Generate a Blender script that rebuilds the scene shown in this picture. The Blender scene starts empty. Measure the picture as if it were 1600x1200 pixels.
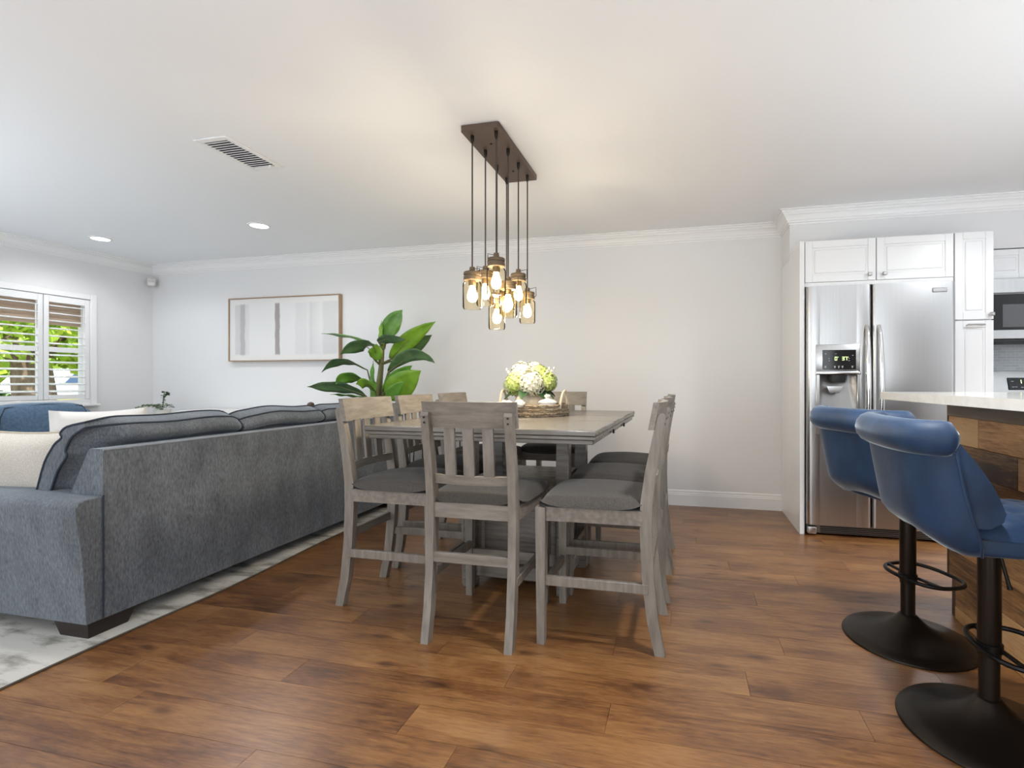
import bpy, bmesh, math, random
from math import sin, cos, pi, radians, sqrt, atan2
from mathutils import Vector, Matrix
random.seed(7)
S = bpy.context.scene
COL = S.collection

# ---------------------------------------------------------------- camera
cam = bpy.data.cameras.new('camera')
cam.sensor_width = 36.0
cam.lens = 790 / 1600 * 36
cam.shift_x = -80 / 1600
cam.shift_y = -4 / 1600
cam.clip_start = 0.05
co = bpy.data.objects.new('camera', cam)
COL.objects.link(co)
co.location = (0, 0, 1.12)
co.rotation_euler = (radians(90), 0, radians(13.25))
S.camera = co

# ---------------------------------------------------------------- world, sun, daylight, exposure
S.view_settings.view_transform = 'Standard'
S.view_settings.look = 'None'
S.view_settings.gamma = 1
S.view_settings.use_curve_mapping = False
S.view_settings.exposure = 0.08
w = bpy.data.worlds.new('sky'); S.world = w
w.use_nodes = True
bg = w.node_tree.nodes['Background']
bg.inputs[0].default_value = (0.86, 0.93, 1.0, 1)
bg.inputs[1].default_value = 2.2
sun = bpy.data.lights.new('sun', 'SUN'); sun.energy = 7.0; sun.angle = radians(0.6); sun.color = (1, 0.95, 0.86)
so = bpy.data.objects.new('sun', sun); COL.objects.link(so)
so.rotation_euler = Vector((-0.2, 0.55, -0.8)).to_track_quat('-Z', 'Y').to_euler()

def area(name, loc, target, sx, sy, power, color):
    l = bpy.data.lights.new(name, 'AREA'); l.shape = 'RECTANGLE'; l.size = sx; l.size_y = sy
    l.energy = power; l.color = color
    o = bpy.data.objects.new(name, l); COL.objects.link(o); o.location = loc
    o.rotation_euler = (Vector(target) - Vector(loc)).to_track_quat('-Z', 'Y').to_euler()
    return o
# daylight through the two sliding doors behind the camera and through the shuttered window
area('daylight_patio_door', (-2.6, -2.42, 1.15), (-2.6, 0, 1.15), 2.6, 2.1, 34, (0.92, 0.98, 1.0))
area('daylight_patio_door', (1.4, -2.42, 1.15), (1.4, 0, 1.15), 2.6, 2.1, 22, (0.92, 0.98, 1.0))
# added lamps out of view, facing up to brighten the ceiling like bounced flash
for x_, y_, p_ in ((-.6, -.3, 16), (-4.9, .5, 40), (3.4, 1.0, 46)):
    area('ceiling_fill', (x_, y_, .7), (x_, y_ + .2, 2.5), 1.8, 1.6, p_, (0.80, 0.905, 1.0)).data.spread = radians(150)


# ---------------------------------------------------------------- materials
def mat(name, base, rough=0.5, metal=0.0, noise=None, bump=None, spec=0.5, sheen=0.0, sheen_tint=None, emit=None, coat=0.0, sheen_rough=0.4, mottle=None):
    """noise = (scale vec3, colour2, detail[, contrast lo, hi]); bump = (scale vec3, strength, distance)"""
    m = bpy.data.materials.new(name); m.use_nodes = True
    nt = m.node_tree; p = nt.nodes['Principled BSDF']
    p.inputs['Base Color'].default_value = (*base, 1); p.inputs['Roughness'].default_value = rough
    p.inputs['Metallic'].default_value = metal; p.inputs['Specular IOR Level'].default_value = spec
    p.inputs['Coat Weight'].default_value = coat
    if sheen:
        p.inputs['Sheen Weight'].default_value = sheen; p.inputs['Sheen Roughness'].default_value = sheen_rough
        p.inputs['Sheen Tint'].default_value = (*(sheen_tint or (1, 1, 1)), 1)
    if emit:
        p.inputs['Emission Color'].default_value = (*emit[0], 1); p.inputs['Emission Strength'].default_value = emit[1]
    def coords(sc):
        tc = nt.nodes.new('ShaderNodeTexCoord'); oi = nt.nodes.new('ShaderNodeObjectInfo')
        mul = nt.nodes.new('ShaderNodeMath'); mul.operation = 'MULTIPLY'; mul.inputs[1].default_value = 37.0
        nt.links.new(oi.outputs['Random'], mul.inputs[0])
        add = nt.nodes.new('ShaderNodeVectorMath'); add.operation = 'ADD'
        nt.links.new(tc.outputs['Object'], add.inputs[0]); nt.links.new(mul.outputs[0], add.inputs[1])
        mp = nt.nodes.new('ShaderNodeMapping'); mp.inputs['Scale'].default_value = sc
        nt.links.new(add.outputs[0], mp.inputs['Vector'])
        return mp.outputs[0]
    if noise:
        n = nt.nodes.new('ShaderNodeTexNoise'); n.inputs['Scale'].default_value = 1.0; n.inputs['Detail'].default_value = noise[2]
        n.inputs['Roughness'].default_value = 0.6
        nt.links.new(coords(noise[0]), n.inputs['Vector'])
        r = nt.nodes.new('ShaderNodeValToRGB'); lo, hi = (noise[3], noise[4]) if len(noise) > 3 else (0.35, 0.65)
        r.color_ramp.elements[0].position = lo; r.color_ramp.elements[1].position = hi
        r.color_ramp.elements[0].color = (*base, 1); r.color_ramp.elements[1].color = (*noise[1], 1)
        nt.links.new(n.outputs[0], r.inputs[0]); nt.links.new(r.outputs[0], p.inputs['Base Color'])
        if mottle:
            n2 = nt.nodes.new('ShaderNodeTexNoise'); n2.inputs['Scale'].default_value = 1.0; n2.inputs['Detail'].default_value = 4
            nt.links.new(coords(mottle[0]), n2.inputs['Vector'])
            r2 = nt.nodes.new('ShaderNodeValToRGB'); r2.color_ramp.elements[0].position = 0.36; r2.color_ramp.elements[1].position = 0.64
            r2.color_ramp.elements[0].color = (mottle[1],) * 3 + (1,); r2.color_ramp.elements[1].color = (1, 1, 1, 1)
            nt.links.new(n2.outputs[0], r2.inputs[0])
            mx = nt.nodes.new('ShaderNodeMix'); mx.data_type = 'RGBA'; mx.blend_type = 'MULTIPLY'; mx.inputs[0].default_value = 1
            nt.links.new(r.outputs[0], mx.inputs[6]); nt.links.new(r2.outputs[0], mx.inputs[7]); nt.links.new(mx.outputs[2], p.inputs['Base Color'])
    if bump:
        n = nt.nodes.new('ShaderNodeTexNoise'); n.inputs['Scale'].default_value = 1.0; n.inputs['Detail'].default_value = 4
        nt.links.new(coords(bump[0]), n.inputs['Vector'])
        b = nt.nodes.new('ShaderNodeBump'); b.inputs['Strength'].default_value = bump[1]; b.inputs['Distance'].default_value = bump[2]
        nt.links.new(n.outputs[0], b.inputs['Height']); nt.links.new(b.outputs[0], p.inputs['Normal'])
    return m

def plank_mat(name, ramp, rough, grain=(1.2, 22, 22), vary=0.5, knots=True, spec=0.5):
    """wood whose tone, grain and knots differ from one board object to the next"""
    m = bpy.data.materials.new(name); m.use_nodes = True; nt = m.node_tree; L = nt.links.new
    p = nt.nodes['Principled BSDF']; p.inputs['Roughness'].default_value = rough; p.inputs['Specular IOR Level'].default_value = spec
    tc = nt.nodes.new('ShaderNodeTexCoord'); oi = nt.nodes.new('ShaderNodeObjectInfo')
    mul = nt.nodes.new('ShaderNodeMath'); mul.operation = 'MULTIPLY'; mul.inputs[1].default_value = 91.0; L(oi.outputs['Random'], mul.inputs[0])
    add = nt.nodes.new('ShaderNodeVectorMath'); L(tc.outputs['Object'], add.inputs[0]); L(mul.outputs[0], add.inputs[1])
    mp = nt.nodes.new('ShaderNodeMapping'); mp.inputs['Scale'].default_value = grain; L(add.outputs[0], mp.inputs['Vector'])
    n1 = nt.nodes.new('ShaderNodeTexNoise'); n1.inputs['Scale'].default_value = 1; n1.inputs['Detail'].default_value = 8; n1.inputs['Roughness'].default_value = 0.65
    n1.inputs['Distortion'].default_value = 1.6; L(mp.outputs[0], n1.inputs['Vector'])
    mp2 = nt.nodes.new('ShaderNodeMapping'); mp2.inputs['Scale'].default_value = (grain[0] * 1.3, grain[1] * 0.28, grain[2] * 0.28); L(add.outputs[0], mp2.inputs['Vector'])
    n2 = nt.nodes.new('ShaderNodeTexNoise'); n2.inputs['Scale'].default_value = 1; n2.inputs['Detail'].default_value = 5; L(mp2.outputs[0], n2.inputs['Vector'])
    a = nt.nodes.new('ShaderNodeMath'); a.operation = 'MULTIPLY_ADD'; a.inputs[1].default_value = 0.55; L(n1.outputs[0], a.inputs[0])
    b = nt.nodes.new('ShaderNodeMath'); b.operation = 'MULTIPLY'; b.inputs[1].default_value = 0.45; L(n2.outputs[0], b.inputs[0]); L(b.outputs[0], a.inputs[2])
    rv = nt.nodes.new('ShaderNodeMath'); rv.operation = 'MULTIPLY_ADD'; rv.inputs[1].default_value = vary; rv.inputs[2].default_value = -vary / 2; L(oi.outputs['Random'], rv.inputs[0])
    t = nt.nodes.new('ShaderNodeMath'); t.operation = 'ADD'; L(a.outputs[0], t.inputs[0]); L(rv.outputs[0], t.inputs[1])
    mp4 = nt.nodes.new('ShaderNodeMapping'); mp4.inputs['Scale'].default_value = (grain[0] * 9, grain[1] * 6, grain[2] * 6); L(add.outputs[0], mp4.inputs['Vector'])
    n3 = nt.nodes.new('ShaderNodeTexNoise'); n3.inputs['Scale'].default_value = 1; n3.inputs['Detail'].default_value = 3; L(mp4.outputs[0], n3.inputs['Vector'])
    fine = nt.nodes.new('ShaderNodeMath'); fine.operation = 'MULTIPLY_ADD'; fine.inputs[1].default_value = 0.30; L(n3.outputs[0], fine.inputs[0]); L(t.outputs[0], fine.inputs[2])
    fin2 = nt.nodes.new('ShaderNodeMath'); fin2.operation = 'SUBTRACT'; fin2.inputs[1].default_value = 0.15; L(fine.outputs[0], fin2.inputs[0])
    r = nt.nodes.new('ShaderNodeValToRGB'); L(fin2.outputs[0], r.inputs[0])
    while len(r.color_ramp.elements) < len(ramp): r.color_ramp.elements.new(0.5)
    for e, (pos, c) in zip(r.color_ramp.elements, ramp): e.position = pos; e.color = (*c, 1)
    out = r.outputs[0]
    if knots:
        mp3 = nt.nodes.new('ShaderNodeMapping'); mp3.inputs['Scale'].default_value = (1.2, 3.2, 0); L(add.outputs[0], mp3.inputs['Vector'])
        v = nt.nodes.new('ShaderNodeTexVoronoi'); v.voronoi_dimensions = '2D'; v.inputs['Scale'].default_value = 1.0; L(mp3.outputs[0], v.inputs['Vector'])
        kr = nt.nodes.new('ShaderNodeValToRGB'); kr.color_ramp.elements[0].position = 0.02; kr.color_ramp.elements[1].position = 0.075
        kr.color_ramp.elements[0].color = (0.3, 0.22, 0.18, 1); kr.color_ramp.elements[1].color = (1, 1, 1, 1)
        L(v.outputs['Distance'], kr.inputs[0])
        mx = nt.nodes.new('ShaderNodeMix'); mx.data_type = 'RGBA'; mx.blend_type = 'MULTIPLY'; mx.inputs[0].default_value = 0.8
        L(out, mx.inputs[6]); L(kr.outputs[0], mx.inputs[7]); out = mx.outputs[2]
    L(out, p.inputs['Base Color'])
    bp = nt.nodes.new('ShaderNodeBump'); bp.inputs['Strength'].default_value = 0.12; bp.inputs['Distance'].default_value = 0.004
    L(n1.outputs[0], bp.inputs['Height']); L(bp.outputs[0], p.inputs['Normal'])
    return m

M = {}
M['wall'] = mat('wall_paint', (0.768, 0.770, 0.774), 0.6, bump=((60, 60, 60), 0.04, 0.002))
M['ceiling'] = mat('ceiling_paint', (0.880, 0.892, 0.908), 0.7, bump=((90, 90, 90), 0.05, 0.002))
M['trim'] = mat('white_trim', (0.84, 0.84, 0.84), 0.35)
M['cab'] = mat('white_cabinet', (0.84, 0.845, 0.85), 0.25)
M['floor'] = plank_mat('laminate_floor', [(0.32, (0.075, 0.025, 0.007)), (0.43, (0.155, 0.060, 0.018)), (0.53, (0.235, 0.103, 0.032)), (0.68, (0.33, 0.165, 0.058))], 0.33, grain=(2.4, 24, 24), vary=0.08, spec=1.0)
M['clad'] = plank_mat('reclaimed_boards', [(0.22, (0.06, 0.03, 0.014)), (0.40, (0.28, 0.14, 0.055)), (0.55, (0.50, 0.28, 0.12)), (0.8, (0.62, 0.41, 0.21))], 0.5, grain=(2.0, 26, 26), vary=0.5, knots=False)
M['subfloor'] = mat('dark_joint', (0.08, 0.04, 0.02), 0.7)
M['chairwood'] = mat('grey_washed_wood', (0.165, 0.143, 0.119), 0.42, noise=((40, 40, 6), (0.255, 0.226, 0.192), 6), bump=((60, 60, 8), 0.12, 0.002))
M['chairrail'] = mat('grey_washed_wood_cross', (0.165, 0.143, 0.119), 0.42, noise=((6, 45, 45), (0.255, 0.226, 0.192), 6), bump=((8, 60, 60), 0.1, 0.002))
M['tablewood'] = mat('grey_table_wood', (0.13, 0.115, 0.10), 0.27, noise=((4, 60, 60), (0.205, 0.185, 0.16), 7), bump=((4, 70, 70), 0.1, 0.002))
M['seatfab'] = mat('charcoal_tweed', (0.030, 0.025, 0.021), 0.85, noise=((300, 300, 300), (0.082, 0.071, 0.061), 2), bump=((300, 300, 300), 0.25, 0.002), sheen=0.15)
M['sofa'] = mat('slate_chenille', (0.075, 0.088, 0.106), 0.85, mottle=((7, 7, 3.5), 0.72), noise=((150, 150, 45), (0.205, 0.226, 0.252), 8, 0.30, 0.70), bump=((420, 420, 150), 0.25, 0.002), sheen=0.35, sheen_tint=(0.75, 0.86, 1))
M['welt'] = mat('navy_piping', (0.018, 0.028, 0.045), 0.7)
M['armchair'] = mat('blue_chenille', (0.055, 0.10, 0.165), 0.85, noise=((60, 60, 60), (0.095, 0.155, 0.235), 5), bump=((200, 200, 200), 0.25, 0.003), sheen=0.3, sheen_tint=(0.7, 0.85, 1))
M['cream'] = mat('cream_linen', (0.50, 0.46, 0.40), 0.9, noise=((220, 220, 220), (0.66, 0.62, 0.56), 3), bump=((300, 300, 300), 0.2, 0.002))
M['whitelinen'] = mat('white_linen', (0.70, 0.69, 0.68), 0.9, bump=((120, 120, 120), 0.2, 0.002))
M['ochre'] = mat('ochre_pattern', (0.30, 0.21, 0.08), 0.9, noise=((40, 40, 40), (0.6, 0.52, 0.36), 3, 0.45, 0.55))
M['foot'] = mat('espresso_wood', (0.018, 0.012, 0.010), 0.4)
M['rug'] = mat('distressed_rug', (0.56, 0.545, 0.51), 0.95, noise=((5, 14, 5), (0.20, 0.19, 0.16), 12, 0.47, 0.66), bump=((200, 60, 60), 0.3, 0.003))
M['rugedge'] = mat('rug_binding', (0.10, 0.085, 0.07), 0.9)
M['velvet'] = mat('blue_velvet', (0.008, 0.034, 0.095), 0.55, mottle=((14, 14, 9), 0.7), noise=((6, 6, 4), (0.020, 0.062, 0.145), 5), sheen=0.70, sheen_tint=(0.60, 0.68, 0.74), sheen_rough=0.30, bump=((25, 25, 25), 0.08, 0.004))
M['bronze'] = mat('dark_bronze_metal', (0.028, 0.022, 0.018), 0.36, metal=0.75)
M['blackmetal'] = mat('black_metal', (0.015, 0.014, 0.014), 0.35, metal=0.6)
M['canopy'] = mat('brown_canopy_metal', (0.115, 0.078, 0.058), 0.5, metal=0.25)
M['lid'] = mat('aged_brass_lid', (0.16, 0.115, 0.07), 0.45, metal=0.5)
M['cord'] = mat('brown_cord', (0.05, 0.037, 0.03), 0.6)
M['bulb'] = mat('lit_bulb', (1, 0.9, 0.7), 0.3, emit=((1.0, 0.80, 0.48), 14.0))
M['downlight'] = mat('lit_lens', (1, 1, 1), 0.3, emit=((1.0, 0.97, 0.93), 9.0))
M['steel'] = mat('brushed_steel', (0.56, 0.557, 0.552), 0.28, metal=1.0, noise=((160, 160, 1.2), (0.53, 0.527, 0.522), 3), bump=((300, 300, 2), 0.008, 0.001))
M['steeldark'] = mat('grey_steel_trim', (0.30, 0.295, 0.29), 0.35, metal=0.9)
M['chrome'] = mat('bright_chrome', (0.78, 0.78, 0.78), 0.12, metal=1.0)
M['nickel'] = mat('satin_nickel', (0.50, 0.49, 0.48), 0.3, metal=1.0)
M['blackglass'] = mat('black_glass', (0.006, 0.006, 0.007), 0.06)
M['greyglass'] = mat('grey_oven_glass', (0.10, 0.10, 0.105), 0.12)
M['blackplastic'] = mat('black_plastic', (0.012, 0.012, 0.012), 0.45)
M['digits'] = mat('green_digits', (0.1, 0.2, 0.05), 0.5, emit=((0.72, 1.0, 0.35), 2.5))
M['icons'] = mat('white_icons', (0.75, 0.75, 0.75), 0.5)
M['quartz'] = mat('cream_quartz', (0.70, 0.68, 0.63), 0.10, noise=((14, 14, 14), (0.78, 0.765, 0.73), 6))
M['tile'] = None
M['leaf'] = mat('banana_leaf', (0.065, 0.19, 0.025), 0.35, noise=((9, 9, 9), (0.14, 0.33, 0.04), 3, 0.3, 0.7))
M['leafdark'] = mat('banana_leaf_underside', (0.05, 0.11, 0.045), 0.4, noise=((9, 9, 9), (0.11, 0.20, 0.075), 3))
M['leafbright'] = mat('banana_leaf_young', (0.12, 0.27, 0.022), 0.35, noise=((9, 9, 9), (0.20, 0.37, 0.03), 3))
M['stem'] = mat('banana_stem', (0.12, 0.16, 0.05), 0.5, noise=((30, 30, 5), (0.20, 0.17, 0.07), 4))
M['pot'] = mat('woven_planter', (0.30, 0.22, 0.13), 0.8, bump=((60, 60, 60), 0.4, 0.01))
M['soil'] = mat('potting_soil', (0.03, 0.02, 0.015), 0.95)
M['frameoak'] = mat('oak_frame', (0.36, 0.24, 0.155), 0.5, noise=((30, 30, 3), (0.44, 0.31, 0.2), 5))
M['whitewood'] = mat('white_painted_wood', (0.74, 0.73, 0.71), 0.45)
M['vase'] = mat('stoneware_cream', (0.62, 0.54, 0.42), 0.55, noise=((20, 20, 20), (0.70, 0.62, 0.50), 4))
M['porcelain'] = mat('white_porcelain', (0.70, 0.68, 0.64), 0.18)
M['seagrass'] = mat('woven_seagrass', (0.15, 0.105, 0.065), 0.85, noise=((70, 70, 90), (0.40, 0.32, 0.22), 3), bump=((90, 90, 110), 0.8, 0.008))
M['rope'] = mat('pale_rope', (0.50, 0.43, 0.33), 0.85, bump=((150, 150, 150), 0.6, 0.004))
M['petalw'] = mat('white_petal', (0.62, 0.60, 0.54), 0.6, noise=((30, 30, 30), (0.50, 0.52, 0.36), 2))
M['petalg'] = mat('lime_petal', (0.27, 0.37, 0.07), 0.6, noise=((30, 30, 30), (0.45, 0.50, 0.20), 2))
M['floraleaf'] = mat('dark_foliage', (0.025, 0.07, 0.025), 0.4)
M['awning'] = mat('tan_awning', (0.66, 0.50, 0.38), 0.8, noise=((2, 2, 60), (0.72, 0.57, 0.45), 2))
M['bark'] = mat('tree_bark', (0.13, 0.085, 0.06), 0.9, noise=((12, 12, 3), (0.30, 0.22, 0.16), 5), bump=((20, 20, 5), 0.8, 0.03))
M['treeleaf'] = mat('sunlit_leaf', (0.20, 0.38, 0.02), 0.5, noise=((6, 6, 6), (0.42, 0.55, 0.05), 2))
M['hedge'] = mat('shaded_leaf', (0.03, 0.10, 0.02), 0.5, noise=((6, 6, 6), (0.12, 0.25, 0.03), 2))
M['ground'] = mat('lawn', (0.10, 0.16, 0.04), 0.9, noise=((8, 8, 8), (0.2, 0.18, 0.08), 4))
M['street'] = mat('pale_street', (0.45, 0.44, 0.42), 0.8)
M['carpaint'] = mat('white_car_paint', (0.75, 0.77, 0.80), 0.2, coat=0.5)
M['carglass'] = mat('blue_car_glass', (0.08, 0.14, 0.28), 0.1)
M['rubber'] = mat('tyre_rubber', (0.02, 0.02, 0.02), 0.8)
M['yellow'] = mat('yellow_plastic', (0.8, 0.72, 0.10), 0.5)
M['darkwood'] = mat('dark_walnut', (0.05, 0.03, 0.018), 0.45, noise=((30, 30, 4), (0.10, 0.06, 0.035), 4))
M['sensor'] = mat('sensor_plastic', (0.62, 0.60, 0.58), 0.5)

def glass(name, tint, gloss_rough=0.02, fac=None):
    m = bpy.data.materials.new(name); m.use_nodes = True; nt = m.node_tree
    for n in list(nt.nodes): nt.nodes.remove(n)
    o = nt.nodes.new('ShaderNodeOutputMaterial'); mx = nt.nodes.new('ShaderNodeMixShader')
    t = nt.nodes.new('ShaderNodeBsdfTransparent'); t.inputs[0].default_value = (*tint, 1)
    g = nt.nodes.new('ShaderNodeBsdfGlossy'); g.inputs['Roughness'].default_value = gloss_rough
    f = nt.nodes.new('ShaderNodeLayerWeight'); f.inputs['Blend'].default_value = fac or 0.25
    nt.links.new(f.outputs['Fresnel'], mx.inputs[0]); nt.links.new(t.outputs[0], mx.inputs[1]); nt.links.new(g.outputs[0], mx.inputs[2])
    nt.links.new(mx.outputs[0], o.inputs[0]); return m
M['jar'] = glass('jar_glass', (0.98, 0.92, 0.78), 0.03, 0.12)
M['pane'] = glass('window_pane', (0.97, 0.98, 0.98), 0.01, 0.08)

# subway-tile backsplash: too small in the picture to pick the tiles apart
mt = mat('backsplash_tile', (0.60, 0.66, 0.70), 0.2); nt = mt.node_tree
tc = nt.nodes.new('ShaderNodeTexCoord'); mp = nt.nodes.new('ShaderNodeMapping'); mp.inputs['Rotation'].default_value = (radians(90), 0, 0)
bk = nt.nodes.new('ShaderNodeTexBrick'); bk.inputs['Scale'].default_value = 1; bk.inputs['Brick Width'].default_value = 0.06; bk.inputs['Row Height'].default_value = 0.022
bk.inputs['Mortar Size'].default_value = 0.0018; bk.inputs['Color1'].default_value = (0.56, 0.63, 0.68, 1); bk.inputs['Color2'].default_value = (0.66, 0.71, 0.74, 1); bk.inputs['Mortar'].default_value = (0.78, 0.79, 0.80, 1)
nt.links.new(tc.outputs['Object'], mp.inputs[0]); nt.links.new(mp.outputs[0], bk.inputs['Vector']); nt.links.new(bk.outputs[0], nt.nodes['Principled BSDF'].inputs['Base Color'])
M['tile'] = mt

# abstract painting: soft grey vertical brush bands on off-white (flat print)
mt = mat('abstract_canvas', (0.74, 0.74, 0.74), 0.7); nt = mt.node_tree; L = nt.links.new
tc = nt.nodes.new('ShaderNodeTexCoord'); sep = nt.nodes.new('ShaderNodeSeparateXYZ')
nz = nt.nodes.new('ShaderNodeTexNoise'); nz.inputs['Scale'].default_value = 9; nz.inputs['Detail'].default_value = 6
L(tc.outputs['Object'], nz.inputs['Vector'])
L(tc.outputs['Object'], sep.inputs[0])
wob = nt.nodes.new('ShaderNodeMath'); wob.operation = 'MULTIPLY_ADD'; wob.inputs[1].default_value = 0.03; L(nz.outputs[0], wob.inputs[0]); L(sep.outputs[0], wob.inputs[2])
rng = nt.nodes.new('ShaderNodeMapRange'); rng.inputs[1].default_value = -0.70; rng.inputs[2].default_value = 0.73; L(wob.outputs[0], rng.inputs[0])
rp = nt.nodes.new('ShaderNodeValToRGB'); rp.color_ramp.interpolation = 'LINEAR'
st = [(0.0, .76), (.055, .74), (.065, .62), (.105, .60), (.112, .46), (.148, .46), (.155, .66), (.19, .70), (.20, .76), (.425, .76), (.433, .335), (.468, .33), (.476, .75), (.60, .74), (.62, .68), (.71, .68), (.72, .73), (.75, .62), (.77, .66), (.84, .73), (.86, .64), (.97, .63), (.98, .72)]
while len(rp.color_ramp.elements) < len(st): rp.color_ramp.elements.new(0.5)
for e, (pp, v) in zip(rp.color_ramp.elements, st): e.position = pp; e.color = (v * (1.06 if v < .4 else 1), v, v * (0.97 if v < .4 else 1), 1)
L(rng.outputs[0], rp.inputs[0])
az = nt.nodes.new('ShaderNodeMath'); az.operation = 'ABSOLUTE'; L(sep.outputs[2], az.inputs[0])
az2 = nt.nodes.new('ShaderNodeMath'); az2.operation = 'MULTIPLY_ADD'; az2.inputs[1].default_value = 0.03; L(nz.outputs[0], az2.inputs[0]); L(az.outputs[0], az2.inputs[2])
th = nt.nodes.new('ShaderNodeMapRange'); th.inputs[1].default_value = 0.285; th.inputs[2].default_value = 0.305; L(az2.outputs[0], th.inputs[0])
mx = nt.nodes.new('ShaderNodeMix'); mx.data_type = 'RGBA'; mx.inputs[7].default_value = (0.76, 0.75, 0.73, 1)
L(th.outputs[0], mx.inputs[0]); L(rp.outputs[0], mx.inputs[6]); L(mx.outputs[2], nt.nodes['Principled BSDF'].inputs['Base Color'])
M['canvas'] = mt

# ---------------------------------------------------------------- mesh helpers
class MB:
    def __init__(s): s.v = []; s.f = []
    def add(s, vs, fs, mtx=None):
        o = len(s.v)
        s.v += [tuple(mtx @ Vector(q)) if mtx else tuple(q) for q in vs]
        s.f += [[i + o for i in f] for f in fs]
        return s
    def box(s, x0, x1, y0, y1, z0, z1, bev=0.0, seg=1, mtx=None):
        bm = bmesh.new(); bmesh.ops.create_cube(bm, size=1)
        for q in bm.verts: q.co = ((x0 + x1) / 2 + q.co.x * (x1 - x0), (y0 + y1) / 2 + q.co.y * (y1 - y0), (z0 + z1) / 2 + q.co.z * (z1 - z0))
        if bev: bmesh.ops.bevel(bm, geom=list(bm.edges), offset=bev, segments=seg, affect='EDGES', profile=0.5)
        bm.verts.index_update()
        s.add([q.co.copy() for q in bm.verts], [[q.index for q in f.verts] for f in bm.faces], mtx); bm.free()
        return s
    def prism(s, poly, axis, a, b, mtx=None):
        """extrude a 2-D polygon along axis; poly is in the other two axes, in x,y,z order"""
        n = len(poly)
        def P(p, t): return {'x': (t, p[0], p[1]), 'y': (p[0], t, p[1]), 'z': (p[0], p[1], t)}[axis]
        vs = [P(p, a) for p in poly] + [P(p, b) for p in poly]
        fs = [list(range(n))[::-1], list(range(n, 2 * n))] + [[i, (i + 1) % n, n + (i + 1) % n, n + i] for i in range(n)]
        return s.add(vs, fs, mtx)
    def tube(s, pts, r, n=8, closed=False, mtx=None, flat=1.0):
        pts = [Vector(p) for p in pts]; m = len(pts); vs = []; up = None
        for i, p in enumerate(pts):
            a = pts[(i - 1) % m] if (closed or i) else p; b = pts[(i + 1) % m] if (closed or i < m - 1) else p
            t = (b - a).normalized()
            if up is None: up = Vector((0, 0, 1)) if abs(t.z) < 0.9 else Vector((1, 0, 0))
            sd = t.cross(up).normalized(); up2 = sd.cross(t).normalized(); up = up2
            ri = r[i] if isinstance(r, (list, tuple)) else r
            for k in range(n):
                q = 2 * pi * k / n; vs.append(p + sd * (cos(q) * ri) + up2 * (sin(q) * ri * flat))
        fs = []
        for i in range(m if closed else m - 1):
            j = (i + 1) % m
            for k in range(n): fs.append([i * n + k, j * n + k, j * n + (k + 1) % n, i * n + (k + 1) % n])
        if not closed: fs += [list(range(n)), list(range((m - 1) * n, m * n))[::-1]]
        return s.add(vs, [f[::-1] for f in fs], mtx)
    def lathe(s, prof, c=(0, 0, 0), n=24, mtx=None, sx=1, sy=1):
        vs = []; fs = []; m = len(prof)
        for r, z in prof:
            for k in range(n): vs.append((c[0] + r * cos(2 * pi * k / n) * sx, c[1] + r * sin(2 * pi * k / n) * sy, c[2] + z))
        for i in range(m - 1):
            for k in range(n): fs.append([i * n + k, i * n + (k + 1) % n, (i + 1) * n + (k + 1) % n, (i + 1) * n + k])
        if prof[0][0] > 1e-5: fs.append(list(range(n))[::-1])
        if prof[-1][0] > 1e-5: fs.append(list(range((m - 1) * n, m * n)))
        return s.add(vs, fs, mtx)
    def grid(s, nu, nv, fn, mtx=None, wrap_u=False, flip=False):
        vs = [fn(i / (nu if wrap_u else nu - 1), j / (nv - 1)) for j in range(nv) for i in range(nu)]
        fs = []
        for j in range(nv - 1):
            for i in range(nu if wrap_u else nu - 1):
                k = (i + 1) % nu; q = [j * nu + i, j * nu + k, (j + 1) * nu + k, (j + 1) * nu + i]
                fs.append(q[::-1] if flip else q)
        return s.add(vs, fs, mtx)
    def mesh(s, name, m, sharp=38):
        me = bpy.data.meshes.new(name); me.from_pydata(s.v, [], s.f); me.validate()
        bm = bmesh.new(); bm.from_mesh(me); bmesh.ops.remove_doubles(bm, verts=bm.verts, dist=1e-5); bmesh.ops.recalc_face_normals(bm, faces=bm.faces); bm.to_mesh(me); bm.free()
        me.materials.append(m)
        for p in me.polygons: p.use_smooth = True
        me.set_sharp_from_angle(angle=radians(sharp))
        return me

def setp(o, label=None, cat=None, group=None, kind=None):
    if label: o['label'] = label
    if cat: o['category'] = cat
    if group: o['group'] = group
    if kind: o['kind'] = kind
    return o
def obj(name, mb, m, parent=None, sharp=38, **k):
    o = bpy.data.objects.new(name, mb.mesh(name, m, sharp) if isinstance(mb, MB) else mb); COL.objects.link(o)
    if parent: o.parent = parent
    return setp(o, **k)
def thing(name, label, cat, loc=(0, 0, 0), rz=0.0, group=None, kind=None):
    o = bpy.data.objects.new(name, None); COL.objects.link(o); o.empty_display_size = 0.1
    o.location = loc; o.rotation_euler = (0, 0, rz)
    return setp(o, label, cat, group, kind)
def struct(name, mb, m, parent=None, sharp=38):
    return obj(name, mb, m, parent, sharp, kind=None if parent else 'structure')
def dup(o, parent=None):
    c = o.copy(); COL.objects.link(c)
    if parent: c.parent = parent
    for ch in o.children: dup(ch, c)
    return c

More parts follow.
